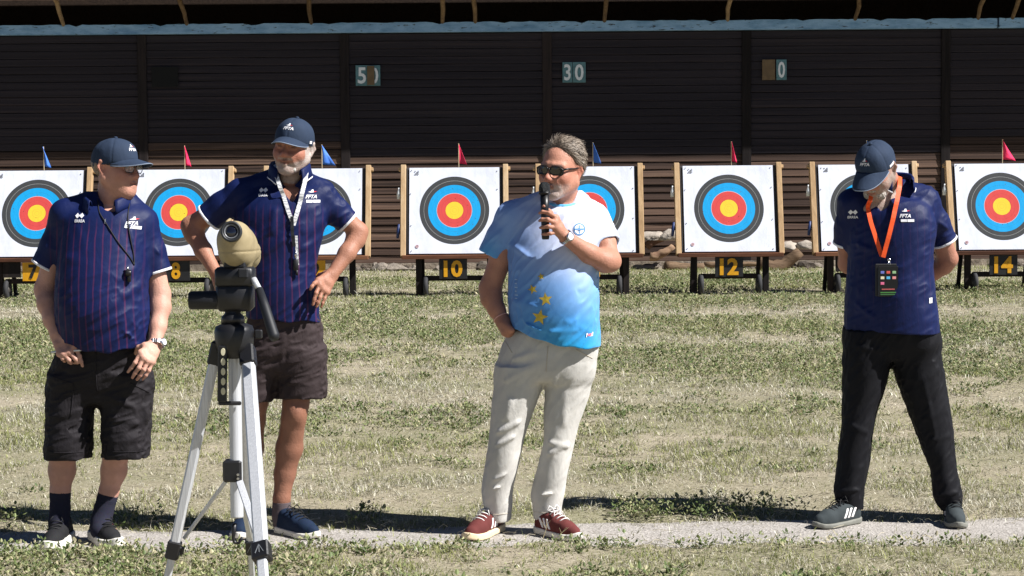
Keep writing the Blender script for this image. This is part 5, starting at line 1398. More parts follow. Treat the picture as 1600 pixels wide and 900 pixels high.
def build_p2():
    pr = Person('person', 8.25, 430, 'tanned man with white beard standing behind the tripod with hands on hips')
    B = pr.body; p = pr.p
    hd = Head(p(459, 230, -.02), (-.24, -.96, -.03), (.12, -.02, 1), 1.0)
    add_head(pr, hd, jowl=.0, smile=.011)
    B.add(Cone(p(452, 300, .05), p(457, 255, .02), .056, .053), .03)
    B.add(Loft(pr.rows([(292, 418, 482, -.05, .08), (315, 395, 492, -.075, .08), (400, 388, 486, -.1, .07), (490, 395, 490, -.09, .08), (560, 396, 496, -.09, .1)]), 2.3, .03), .03)
    pr.chain([(376, 305, .02, .055), (335, 332, .04, .048), (298, 353, .06, .041), (303, 365, .05, .0415), (318, 392, .0, .037), (336, 424, -.06, .028)], .02)
    pr.chain([(500, 302, .02, .055), (532, 336, .04, .047), (560, 362, .06, .040), (556, 374, .05, .0405), (542, 396, .0, .037), (520, 428, -.06, .028)], .02)
    pr.chain([(418, 560, 0, .075), (398, 632, -.01, .054), (396, 655, .0, .051), (393, 700, .03, .052), (387, 760, .02, .036), (384, 812, -.02, .03)], .02)
    pr.chain([(470, 560, 0, .075), (462, 632, -.02, .056), (459, 652, -.02, .053), (452, 700, .02, .058), (445, 740, .03, .046), (440, 780, .02, .036), (440, 815, .02, .032)], .02)
    B.add(Ell(p(462, 645, -.055), (.032, .03, .036)), .03)
    add_hand(pr, (517, 432, -.07), [(497, 438, -.125), (499, 446, -.13), (504, 453, -.125), (511, 457, -.115)],
             [[(491, 443, -.15), (487, 448, -.16), (485, 452, -.16)], [(494, 458, -.155), (491, 468, -.16), (489, 476, -.16)], [(500, 465, -.145), (497, 473, -.15), (495, 479, -.15)], [(507, 467, -.13), (504, 474, -.135), (502, 480, -.135)]],
             [(508, 428, -.05), (500, 430, .0), (492, 436, .03)])
    add_hand(pr, (338, 428, -.06), [(355, 440, -.12), (352, 447, -.125), (347, 452, -.12), (341, 455, -.11)],
             [[(364, 447, -.14), (369, 452, -.15), (372, 456, -.15)], [(362, 455, -.145), (368, 462, -.15), (372, 468, -.15)], [(356, 461, -.135), (362, 469, -.14), (366, 475, -.14)], [(349, 464, -.125), (354, 471, -.13), (357, 477, -.13)]],
             [(348, 430, -.05), (358, 432, .0), (366, 438, .03)])
    def beard(x, y, z):
        ax_ = np.abs(x); jaw = np.clip((-.060 + .55 * np.clip(ax_ - .035, 0, 1) - z) / .012, 0, 1); mou = np.clip(1 - np.abs(z + .049) / .009, 0, 1) * (ax_ < .034) * (y > .06)
        side = (ax_ > .062) * (y < .035) * (z < .03) * (z > -.07); lips = np.where((np.abs(z + .066) < .006) & (ax_ < .02), .1, 1)
        return np.clip(np.maximum(np.maximum(jaw, mou * .9), side * .9), 0, 1) * (y > -.02) * lips * .85
    hl = lambda x, y, z: ((np.abs(x) > .066) & (y < .045) & (y > -.06) & (z > -.06)).astype(np.float32) * .9
    lo, hi = pr.bb(270, 170, 590, 832, -.3, .2)
    pr.obj('body', body_fn(pr), M_SKIN, lo=lo, hi=hi, h=.0042, colfn=skin_color(pr, srgb(190, 136, 114), srgb(184, 132, 108), beard, np.array(srgb(196, 190, 184)), brow=(.45, .42, .4), legs=srgb(158, 112, 90), hairline=hl, hair_c=np.array(srgb(205, 200, 194))))
    def bvol(P):
        L = hd.loc(P); x, y, z = L.T
        d = U((Cone((-.058, .0, -.045), (-.03, .064, -.088), .008, .013), 0), (Cone((.058, .0, -.045), (.03, .064, -.088), .008, .013), 0), (Cone((-.03, .067, -.091), (.03, .067, -.091), .015, .015), .02))(L)
        d = d + .0045 - .008 * (vnoise((L * np.array([150, 150, 70])).astype(np.float32)) - .45)
        return d * hd.k
    sdf_obj('beard', bvol, hd.C - .16, hd.C + .16, .0034, M_HAIRW, pr.root, pr.base)
    F2 = [(p(365, 345, -.05), p(400, 372, -.13), .014, .010), (p(362, 360, -.05), p(395, 395, -.13), .013, .009), (p(506, 342, -.05), p(470, 365, -.13), .014, .009), (p(500, 365, -.05), p(468, 395, -.14), .013, .008), (p(492, 410, -.05), p(450, 425, -.14), .013, .009), (p(494, 436, -.05), p(452, 452, -.14), .012, .008), (p(496, 470, -.04), p(460, 490, -.13), .011, .009), (p(385, 470, -.06), p(420, 490, -.13), .011, .008), (p(430, 320, -.12), p(425, 370, -.14), .018, .006), (p(330, 330, -.0), p(350, 318, -.03), .01, .006), (p(530, 330, -.0), p(515, 312, -.03), .01, .006)]
    def disp(P):
        a = .006 * fold_noise(P, (.8, 0, .6), .2, .05, 12.0)
        for s, e, w, h in F2: a = a + seg_fold(P, s, e, w, h)
        return a
    zl = p(440, 497)[2]
    def hem(P): return zl - .012 * (P[:, 0] - pr.base.x) / .15 + .006 * np.sin(P[:, 0] * 40) - P[:, 2]
    mat = cloth_mat('navy_polo_bearded', NAVY, .55, .25, stripes=(STR, .0315, 0.012, .006, -.17, .24, .82, 1.47), spec=.2, wr=.25)
    sh, bvh = make_shirt(pr, 'polo_shirt', mat,
        [(290, 408, 488, -.05, .09), (303, 382, 502, -.085, .1), (325, 368, 511, -.115, .11), (348, 368, 510, -.13, .11), (375, 374, 503, -.138, .105), (408, 379, 495, -.14, .10), (450, 382, 494, -.145, .1), (480, 384, 498, -.142, .1), (520, 384, 501, -.135, .1)],
        [[(430, 281, .03, .05), (378, 302, .025, .060)], [(478, 286, .03, .05), (501, 304, .025, .062)]],
        [[(376, 303, .025, .062), (348, 322, .035, .064), (326, 341, .045, .067)], [(501, 305, .025, .062), (525, 330, .035, .058), (544, 348, .045, .054)]],
        hem, [((452, 318, .055, .06), (458, 258, .02, .064))], disp, bb=(292, 262, 576, 520, -.24, .2), vneck=Cone(p(457, 318, -.09), p(455, 296, -.06), .010, .04), yaw=.1)
    collar(pr, (453, 259, .03), .064, -.1, h=.045, flare=.02, gap=1.25, mat=mat, trim=M_TRIM, tilt=.5, parent=sh)
    chest_marks(pr, bvh, sh, 408.5, 297, 486, 300)
    FS = [(p(395, 530, -.1), p(430, 545, -.11), .012, .008), (p(505, 560, -.06), p(470, 575, -.12), .012, .009), (p(500, 590, -.07), p(450, 598, -.11), .012, .008), (p(445, 520, -.12), p(440, 570, -.11), .01, .008)]
    def dsh(P):
        a = .009 * fold_noise(P, (.9, 0, .3), .14, .04, 14.0)
        for s, e, w, h in FS: a = a + seg_fold(P, s, e, w, h)
        return a
    so, sb = make_legs(pr, 'shorts', M_BRN, [(480, 390, 496, -.115, .1), (500, 388, 501, -.12, .11), (530, 388, 505, -.12, .12), (560, 386, 507, -.115, .12), (580, 390, 506, -.1, .11)],
        [[(545, 386, 446, -.115, .115), (590, 375, 434, -.105, .105), (626, 368, 424, -.10, .095)], [(545, 436, 507, -.115, .115), (590, 434, 507.5, -.105, .105), (621, 433.5, 507, -.10, .095)]],
        [(396, 626, 0), (470, 621, 0)], dsh, bb=(352, 470, 522, 634, -.2, .2), pockets=[(Cone(p(504, 560, -.0), p(505, 600, -.0), .04, .045, (A(1, 0, 0), .4)), .012)])
    make_sock(pr, [(440, 783, .02, .041), (440, 805, .022, .039), (441, 822, .02, .04)], M_SOCKG); make_sock(pr, [(385, 790, -.01, .04), (384, 808, -.02, .039), (384, 822, -.02, .04)], M_SOCKG)
    make_shoe(pr, (434, 830), (492, 842), M_SHN, M_SOLEW, bpy.data.materials['dark_lace'], .026, length=.285)
    make_shoe(pr, (392, 826), (376, 842), M_SHN, M_SOLEW, bpy.data.materials['dark_lace'], .026, length=.28)
    make_cap(pr, hd, front=.047, back=-.002, brim_len=.07, droop=.30, logo_side=(1.25, .02), curve=.6)
    # lanyard, silver-white with a dark clip bundle
    e = empty('lanyard', p(460, 400, -.2), 'white patterned neck lanyard with dark clip on the bearded man', 'lanyard')
    t = NT('lanyard_print'); c = t.coord('Object', (1, 1, 1)); w = t.n('TexWave'); w.inputs['Scale'].default_value = 22; w.inputs['Distortion'].default_value = 12; w.bands_direction = 'Z'; t.l(c, w.inputs['Vector'])
    t.color(t.ramp(w.outputs['Fac'], [(.0, srgb(160, 162, 168)), (.2, srgb(216, 216, 218)), (.9, srgb(236, 236, 236))])); t.set(Roughness=.6)
    def st(pts, wd, mat, nm='strap', lift=.007):
        o, W = strap(pr, bvh, nm, pts, wd, mat, None, lift=lift); o.parent = e; o.location = pr.base - e.location; return W
    st([(428, 258, -.0), (432, 275, -.085), (440, 300), (449, 325), (457, 345)], .017, t.m); st([(479, 268, -.03), (477, 282, -.085), (470, 310), (464, 335), (459, 352)], .018, t.m)
    st([(457, 338), (458, 365), (461, 385)], .014, simple('dark_strap', srgb(22, 22, 28), .6), lift=.012); st([(464, 368), (465, 395), (466, 414)], .011, t.m, lift=.014)
    h = front_hit(bvh, p(468, 412)[0], p(468, 412)[2], pr.Y); q = h + Vector((0, -.012, 0)) - e.location
    bm = bmesh.new(); bm_box(bm, q, (.022, .016, .05), bev=.004); mesh_bm('clip', bm, bpy.data.materials['dark_strap'], e, True)
    bm = bmesh.new(); bm_tube(bm, [q + Vector((0, -.004, .03)), q + Vector((0, -.006, .045)), q + Vector((.003, -.006, .06))], .005, 8); mesh_bm('clip_hook', bm, M_STEEL, e, True)
    bm = bmesh.new(); bm_tube(bm, [q + Vector((.004, -.002, -.02)), q + Vector((.004, -.002, -.045))], .006, 8); mesh_bm('whistle', bm, bpy.data.materials['dark_strap'], e, True)
build_p2()
# ------------------------------------------------------------------ man speaking into the microphone
def shirt_gradient():
    t = NT('blue_white_sublimated_shirt'); c = t.coord('Object'); sp = t.n('SeparateXYZ'); t.l(c, sp.inputs[0]); x, z = sp.outputs[0], sp.outputs[2]
    nz = t.noise(c, 4, 2, .5); zz = t.math('ADD', z, t.math('MULTIPLY_ADD', nz, .14, -.07)); zz = t.math('ADD', zz, t.math('MULTIPLY', x, .35))
    body = t.ramp(t.n('MapRange', ins={0: zz, 1: .84, 2: 1.46, 3: 0.0, 4: 1.0}).outputs[0], [(.0, srgb(12, 146, 208)), (.12, srgb(22, 154, 214)), (.28, srgb(70, 148, 216)), (.46, srgb(128, 172, 226)), (.64, srgb(178, 196, 230)), (.82, srgb(210, 214, 232)), (1, srgb(214, 216, 230))])
    # deeper blue towards his right flank
    fl = t.n('MapRange', ins={0: t.math('ADD', x, t.math('MULTIPLY_ADD', nz, .1, -.05)), 1: -.20, 2: .0, 3: .75, 4: 0.0}).outputs[0]
    lowm = t.n('MapRange', ins={0: z, 1: 1.25, 2: 1.0, 3: 0.0, 4: 1.0}).outputs[0]
    body = t.mix(t.math('MULTIPLY', fl, lowm), body, srgb(34, 84, 176))
    lf = t.n('MapRange', ins={0: t.math('ADD', x, t.math('MULTIPLY_ADD', nz, .16, -.08)), 1: -.10, 2: .16, 3: .85, 4: 0.0}).outputs[0]
    body = t.mix(t.math('MULTIPLY', lf, .95), body, srgb(92, 142, 212))  # bluer on his right: print blue plus shade put into the colour
    # sleeves fade to blue at the cuff
    sl = t.n('MapRange', ins={0: t.math('ABSOLUTE', t.math('SUBTRACT', x, .04)), 1: .17, 2: .25, 3: 0.0, 4: .9}).outputs[0]
    slz = t.n('MapRange', ins={0: z, 1: 1.34, 2: 1.24, 3: 0.0, 4: 1.0}).outputs[0]
    body = t.mix(t.math('MULTIPLY', sl, slz), body, srgb(84, 160, 220))
    t.color(body); t.set(Roughness=.5); t.b.inputs['Specular IOR Level'].default_value = .35; t.b.inputs['Sheen Weight'].default_value = .15
    t.bump(t.math('ADD', t.noise(t.coord('Object', (1, 1, .6)), 18, 4, .5, .4), t.math('MULTIPLY', t.noise(c, 900, 2), .06)), .16, .012); return t.m
def build_p3():
    pr = Person('person', 8.2, 840, 'man in sunglasses and blue white shirt speaking into a microphone, cream jeans')
    B = pr.body; p = pr.p
    hd = Head(p(877, 266, -.03), (-.53, -.84, -.05), (.1, .02, 1), 1.03)
    add_head(pr, hd, jowl=.006, smile=.0)
    B.add(Cone(p(878, 335, .045), p(882, 290, .0), .062, .058), .03)
    B.add(Loft(pr.rows([(322, 838, 908, -.05, .09), (345, 815, 918, -.08, .09), (430, 815, 918, -.13, .08), (500, 826, 906, -.10, .06), (560, 830, 900, -.07, .06), (590, 832, 898, -.06, .06)]), 2.3, .03), .03)
    pr.chain([(802, 345, .02, .055), (784, 400, .035, .05), (766, 450, .045, .047), (768, 466, .03, .046), (776, 484, .0, .036), (786, 503, -.03, .029), (793, 516, -.05, .033)], .02)
    # thumb side of the hand showing above the pocket
    B.add(Cone(p(788, 506, -.06), p(800, 516, -.085), .016, .013), .012)
    pr.chain([(927, 345, .02, .058), (943, 380, -.04, .052), (953, 408, -.09, .046), (945, 408, -.115, .047), (920, 396, -.16, .041), (884, 371, -.215, .029)], .02)
    add_hand(pr, (880, 366, -0.220), [(869, 340, -0.235), (867, 348, -0.245), (868, 356, -0.245), (871, 363, -0.235)],
             [[(858, 333, -0.260), (848, 331, -0.250), (843, 333, -0.225)], [(856, 343, -0.270), (847, 343, -0.260), (843, 345, -0.230)], [(857, 354, -0.270), (848, 355, -0.260), (844, 356, -0.230)], [(860, 365, -0.260), (851, 366, -0.252), (847, 366, -0.225)]],
             [(868, 352, -0.190), (860, 332, -0.195), (850, 322, -0.212)])
    lo, hi = pr.bb(735, 205, 985, 600, -.4, .2)
    beard = lambda x, y, z: np.clip((-.045 - z) / .01, 0, 1) * np.clip((y - .03) / .03, 0, 1) * np.where((np.abs(z + .067) < .008) & (np.abs(x) < .02), .15, 1) * np.where(z < -.06, .95, .55) * np.where(np.abs(x) < .05, 1, .55)
    pr.obj('body', body_fn(pr), M_SKIN, lo=lo, hi=hi, h=.0042, colfn=skin_color(pr, srgb(208, 152, 128), srgb(200, 146, 122), beard, np.array(srgb(214, 206, 200)), brow=(.3, .25, .22)))
    # ---- hair: swept-back shell plus strands
    def hair(P):
        L = hd.loc(P); x, y, z = L.T
        d = Ell((0, -.022, .036), (.084, .1, .094))(L)
        d -= .010 * np.clip((z - .05) / .06, 0, 1)
        g = fold_noise(L.astype(np.float32), (0.15, .75, .5), .10, .012, 3.0); d = d - .0045 * g
        fr = y - (.052 - .78 * np.clip(.098 - z, 0, .3) + .1 * np.abs(x)); d = smax(d, fr, .012)
        d = smax(d, -.06 - z, .01)
        X = np.stack([np.abs(x), y, z], 1); ear = Ell((.083, -.014, -.004), (.03, .024, .036))(X); d = smax(d, -ear, .006)
        return d * hd.k
    SH = hair_mat('grey_brown_hair_base', srgb(72, 60, 50), srgb(112, 98, 84))
    ho = sdf_obj('hair', hair, hd.C - .17, hd.C + .17, .0034, SH, pr.root, pr.base)
    rr = np.random.default_rng(4); V, F, CC = [], [], []; k = 0; bo = np.array(pr.base, np.float32)
    nv = len(ho.data.vertices); co = np.empty(nv * 3, np.float32); ho.data.vertices.foreach_get('co', co); co = co.reshape(-1, 3); nr = np.empty(nv * 3, np.float32); ho.data.vertices.foreach_get('normal', nr); nr = nr.reshape(-1, 3)
    for i in rr.choice(nv, min(nv, 5200), replace=False):
        q, n_ = co[i], nr[i]; l = hd.loc((q + bo)[None])[0]
        if l[2] < -.055 or (nr[i] @ hd.U) < -.5: continue
        sw = -hd.F * .8 - hd.U * (.05 + max(0, -l[1]) * 10 + abs(l[0]) * 6) + hd.S * (rr.normal(0, .15) + l[0] * 3); sw = sw - (sw @ n_) * n_; sw /= np.linalg.norm(sw) + 1e-6
        L_ = rr.uniform(.025, .06) * (.7 if l[2] < .02 else 1); lift = rr.uniform(.001, .007); s_ = np.cross(sw, n_) * rr.uniform(.0006, .0013)
        a, b, c = q - n_ * .001, q + sw * L_ * .5 + n_ * lift, q + sw * L_ - n_ * (L_ * L_ * 4 - lift * .6)
        V += [a - s_, a + s_, b + s_, b - s_, c + s_ * .4, c - s_ * .4]; F += [(k, k + 1, k + 2, k + 3), (k + 3, k + 2, k + 4, k + 5)]; k += 6
        w_ = rr.random() ** 1.3; CC += [np.array(srgb(80, 66, 54)) * (1 - w_) + np.array(srgb(176, 162, 146)) * w_] * 6
    t = NT('hair_strand'); at_ = t.n('Attribute'); at_.attribute_name = 'Col'; t.color(at_.outputs['Color']); t.set(Roughness=.5)
    st = mesh_np('hair_strands', V, F, t.m, ho, False, np.array(CC)); st['kind'] = 'stuff'
    # ---- shirt
    F3 = [(p(806, 500, -.15), p(850, 520, -.2), .011, .013), (p(850, 520, -.2), p(905, 515, -.18), .011, .011), (p(880, 500, -.2), p(925, 520, -.14), .012, .010), (p(930, 430, -.1), p(905, 455, -.2), .014, .008), (p(828, 330, -.09), p(820, 400, -.16), .013, .007), (p(812, 360, -.1), p(818, 430, -.18), .011, .008), (p(905, 330, -.1), p(893, 372, -.14), .011, .007), (p(915, 335, -.09), p(912, 380, -.12), .010, .007), (p(795, 380, -.03), p(830, 405, -.16), .014, .008), (p(760, 385, 0), p(785, 380, -.03), .01, .006), (p(935, 372, -.02), p(958, 376, -.04), .008, .006), (p(800, 470, -.1), p(840, 480, -.2), .014, .006)]
    def disp(P):
        a = .0075 * fold_noise(P, (.7, 0, .7), .2, .05, 31.0)
        for s, e, w, h in F3: a = a + seg_fold(P, s, e, w, h)
        return a
    xl, xr = p(806, 520)[0], p(938, 520)[0]; z0, z1, zm = p(806, 513)[2], p(938, 541)[2], p(870, 536)[2]
    def hem(P):
        t = np.clip((P[:, 0] - xl) / (xr - xl), -.2, 1.2); zz = z0 + (z1 - z0) * t - .022 * np.sin(np.clip(t, 0, 1) * PI) + .003 * np.sin(P[:, 0] * 55); zz = np.where(P[:, 1] > pr.Y, np.minimum(zz, z1), zz); return zz - P[:, 2]
    mat = shirt_gradient()
    sh, bvh = make_shirt(pr, 'sports_shirt', mat,
        [(318, 838, 908, -.05, .10), (330, 815, 924, -.09, .11), (355, 801, 934, -.12, .12), (400, 796, 937, -.17, .125), (430, 795, 935, -.19, .125), (470, 795, 935, -.20, .125), (500, 797, 935, -.195, .125), (525, 800, 936, -.185, .125), (565, 803, 938, -.17, .125)],
        [[(850, 315, .035, .05), (801, 340, .025, .068)], [(902, 315, .03, .05), (925, 342, .02, .066)]],
        [[(801, 341, .025, .068), (784, 370, .03, .062), (768, 399, .035, .058)], [(925, 343, .02, .068), (937, 366, -.01, .068), (946, 383, -.04, .068)]],
        hem, [((878, 345, .05, .06), (880, 290, .01, .064))], disp, bb=(738, 300, 984, 565, -.3, .2), trim=False, yaw=.3)
    # blue neckband
    col = simple('cyan_neckband', srgb(92, 178, 226), .6, bscale=200); bm = bmesh.new(); c = Vector(p(879, 312, .02)) - pr.base; ring = []
    for i in range(33):
        a = 2 * PI * i / 32; fr = (1 + math.cos(a)) / 2; ring.append(c + Vector((.07 * math.sin(a) - .0 * fr, -.078 * math.cos(a), .012 - .04 * fr)))
    bm_tube(bm, ring, .0085, 8, False); mesh_bm('neckband', bm, col, sh, True)
    # printed stars, crest, side lettering and hem patch
    def star(nm, u, v, r, rot, m):
        pts = []
        for i in range(10):
            a = PI / 2 + i * PI / 5 + rot; q = r if i % 2 == 0 else r * .42; pts.append((math.cos(a) * q, math.sin(a) * q, 0))
        pts.append((0, 0, 0)); decal(pr, bvh, nm, pts, [(10, i, (i + 1) % 10) for i in range(10)], m, sh, u, v, 1.0)
    ym = simple('yellow_print', srgb(206, 178, 60), .6, nscale=40, namt=.25)
    star('printed_star', 852, 466, .031, .1, ym); star('printed_star', 832, 451, .022, .4, ym); star('printed_star', 845, 431, .016, .2, ym); star('printed_star', 843, 494, .036, -.2, ym)
    cb = simple('crest_blue', srgb(70, 130, 184), .6); n = 20
    disc = lambda r, sx=1.0: ([(0, 0, 0)] + [(math.cos(2 * PI * i / n) * r * sx, math.sin(2 * PI * i / n) * r, 0) for i in range(n)], [(0, 1 + i, 1 + (i + 1) % n) for i in range(n)])
    V2, F2_ = disc(.026); cr = decal(pr, bvh, 'crest', V2, F2_, cb, sh, 905, 358, 1.0, lift=.003)
    V2, F2_ = disc(.0205); decal(pr, bvh, 'crest_field', V2, F2_, M_TRIM, sh, 905, 358, 1.0, lift=.0045)
    decal(pr, bvh, 'crest_band', [(-.02, -.003, 0), (.02, -.003, 0), (.02, .004, 0), (-.02, .004, 0)], [(0, 1, 2, 3)], cb, sh, 905, 358, 1.0, lift=.006); decal(pr, bvh, 'crest_bow', [(-.003, -.018, 0), (.003, -.018, 0), (.003, .018, 0), (-.003, .018, 0)], [(0, 1, 2, 3)], cb, sh, 905, 358, 1.0, lift=.0055)
    pale = simple('pale_print', srgb(170, 200, 232), .6)
    for (v_, a_) in ((437, .006), (443, .004), (449, .007), (455, .003), (461, .009), (466, .006)): decal(pr, bvh, 'side_print', [(-.005, -.002, 0), (a_, -.002, 0), (a_, .002, 0), (-.005, .002, 0)], [(0, 1, 2, 3)], pale, sh, 806, v_, 1.0)
    decal(pr, bvh, 'hem_patch', [(-.016, -.01, 0), (.014, -.006, 0), (.016, .011, 0), (-.014, .007, 0)], [(0, 1, 2, 3)], M_TRIM, sh, 921, 522, 1.0); decal(pr, bvh, 'hem_patch_print', [(-.009, -.005, 0), (.008, -.003, 0), (.009, .006, 0), (-.008, .004, 0)], [(0, 1, 2, 3)], simple('pink_print', srgb(226, 120, 150), .6), sh, 921, 522, 1.0, lift=.004)
    # ---- jeans with knee and ankle folds
    FJ = [(p(775, 570, -.09), p(845, 548, -.12), .014, .009), (p(780, 600, -.1), p(848, 565, -.12), .012, .009), (p(856, 585, -.11), p(930, 560, -.08), .013, .008), (p(870, 575, -.12), p(860, 650, -.11), .012, .009), (p(800, 620, -.11), p(790, 660, -.11), .02, .008),
          (p(768, 680, -.1), p(822, 655, -.11), .012, .013), (p(766, 700, -.1), p(815, 678, -.11), .010, .010), (p(762, 755, -.09), p(805, 735, -.1), .011, .010), (p(752, 768, -.08), p(802, 758, -.1), .010, .016), (p(755, 785, -.09), p(800, 792, -.1), .009, .014), (p(765, 772, -.1), p(798, 808, -.09), .009, .010),
          (p(850, 690, -.1), p(896, 700, -.08), .012, .012), (p(846, 715, -.1), p(890, 690, -.08), .011, .011), (p(868, 700, -.11), p(850, 760, -.1), .011, .008), (p(828, 776, -.08), p(880, 770, -.09), .010, .017), (p(832, 792, -.09), p(878, 788, -.1), .008, .012), (p(885, 610, -.1), p(880, 670, -.1), .014, .007), (p(851, 590, -.1), p(850, 560, -.13), .01, .008)]
    def dj(P):
        a = -.002 + .0035 * fold_noise(P, (.7, 0, .7), .18, .055, 41.0)
        for s, e, w, h in FJ: a = a + seg_fold(P, s, e, w, h)
        return a
    so, sb = make_legs(pr, 'jeans', M_JEAN, [(512, 798, 934, -.13, .12), (545, 782, 935, -.135, .125), (575, 775, 930, -.13, .13), (595, 774, 926, -.115, .12)],
        [[(570, 775, 853, -.12, .12), (600, 772, 850, -.115, .115), (630, 768, 839, -.11, .11), (671, 765, 824, -.105, .095), (720, 758, 812, -.10, .08), (765, 752, 802, -.07, .10), (790, 756, 801, -.055, .115), (813, 764, 799, -.04, .125)],
         [(570, 852, 930, -.12, .12), (617, 851, 921, -.11, .11), (650, 849, 910, -.105, .1), (688, 849, 899, -.10, .095), (730, 839, 890, -.09, .085), (773, 829, 882, -.07, .09), (795, 832, 878, -.06, .10), (810, 834, 877, -.05, .105)]],
        [(780, 813, 0), (855, 810, 0)], dj, bb=(738, 505, 950, 822, -.22, .2), yaw=.2)
    def seam(nm, pts, w=.0018, m=M_STITCH):
        bm = bmesh.new(); q = []
        for (u, v) in pts:
            c_ = p(u, v, -.1); h = front_hit(sb, c_[0], c_[2], pr.Y)
            if h is not None: q.append(h + Vector((0, -.001, 0)) - pr.base)
        if len(q) > 2: bm_tube(bm, q, w, 6); mesh_bm(nm, bm, m, so, True)
    ln = lambda a, b, n=12: [(a[0] + (b[0] - a[0]) * i / n, a[1] + (b[1] - a[1]) * i / n) for i in range(n + 1)]
    seam('fly_seam', ln((856, 540), (853, 580))); seam('pocket_seam', ln((786, 530), (800, 552), 8)); seam('pocket_seam', ln((900, 545), (926, 560), 8)); seam('hem_stitch', ln((834, 804), (876, 804), 16), .0014); seam('hem_stitch', ln((766, 807), (798, 807), 16), .0014)
    # lower legs and socks inside the jeans
    make_sock(pr, [(780, 770, .03, .036), (779, 800, .055, .034), (776, 818, .08, .034)], M_SOCKW); make_sock(pr, [(856, 770, .02, .036), (852, 800, .03, .034), (850, 818, .05, .034)], M_SOCKW)
    make_shoe(pr, (782, 826), (728, 847), M_SHM, M_SOLEC, M_LACEW, .029, stripes=(M_STRIPEW, (1, -1), .36), toe_mat=None, length=.335, side=-1, wide=1.08)
    make_shoe(pr, (839, 831), (899, 844), M_SHM, M_SOLEW, M_LACEW, .027, stripes=(M_STRIPEW, (1, -1), .30), length=.285)
    glasses(pr, hd, M_LENS, wrap=.5, lh=.0175, lw=.03, zc=.004)
    watch(pr, (884, 370.5, -.216), Vector(p(876, 364, -.228)) - Vector(p(920, 396, -.16)), .031, face_dir=(.1, -1, .35), w=.014)
    # bracelet on the other wrist
    bm = bmesh.new(); c = Vector(p(783, 497, -.02)) - pr.base; ax = (Vector(p(793, 516, -.05)) - Vector(p(776, 484, .0))).normalized(); a = ax.orthogonal().normalized(); b = ax.cross(a)
    bm_tube(bm, [c + .0345 * (math.cos(2 * PI * i / 24) * a + math.sin(2 * PI * i / 24) * b) for i in range(25)], .0025, 6, False); mesh_bm('bracelet', bm, simple('pink_band', srgb(222, 170, 160), .5), pr.root, True)
    # ---- microphone
    a, b = Vector(p(852.5, 374, -.214)), Vector(p(851, 305, -.195)); ax = (b - a).normalized(); e = empty('microphone', a, 'black handheld microphone raised to the mouth of the speaking man', 'microphone')
    mb = simple('black_metal', srgb(16, 16, 18), .4); Lm = (b - a).length
    bm = bmesh.new(); bm_lathe(bm, [(0, 0), (.015, 0), (.017, .01), (.0185, Lm * .7), (.0195, Lm)], (0, 0, 0), ax, 20); mesh_bm('handle', bm, mb, e, True)
    t = NT('mic_grille'); vz = t.n('TexVoronoi'); vz.inputs['Scale'].default_value = 380; t.l(t.coord('Object'), vz.inputs['Vector']); t.color(srgb(34, 36, 38)); t.set(Roughness=.45, Metallic=.5); t.bump(vz.outputs['Distance'], .8, .004)
    bm = bmesh.new(); bm_lathe(bm, [(.0195, Lm), (.0235, Lm + .008), (.025, Lm + .028), (.0225, Lm + .045), (.014, Lm + .055), (0, Lm + .058)], (0, 0, 0), ax, 22); mesh_bm('grille', bm, t.m, e, True)
    bm = bmesh.new(); bm_lathe(bm, [(.0235, Lm + .004), (.026, Lm + .006), (.026, Lm + .011), (.0235, Lm + .013)], (0, 0, 0), ax, 22); mesh_bm('ring', bm, mb, e, True)
build_p3()
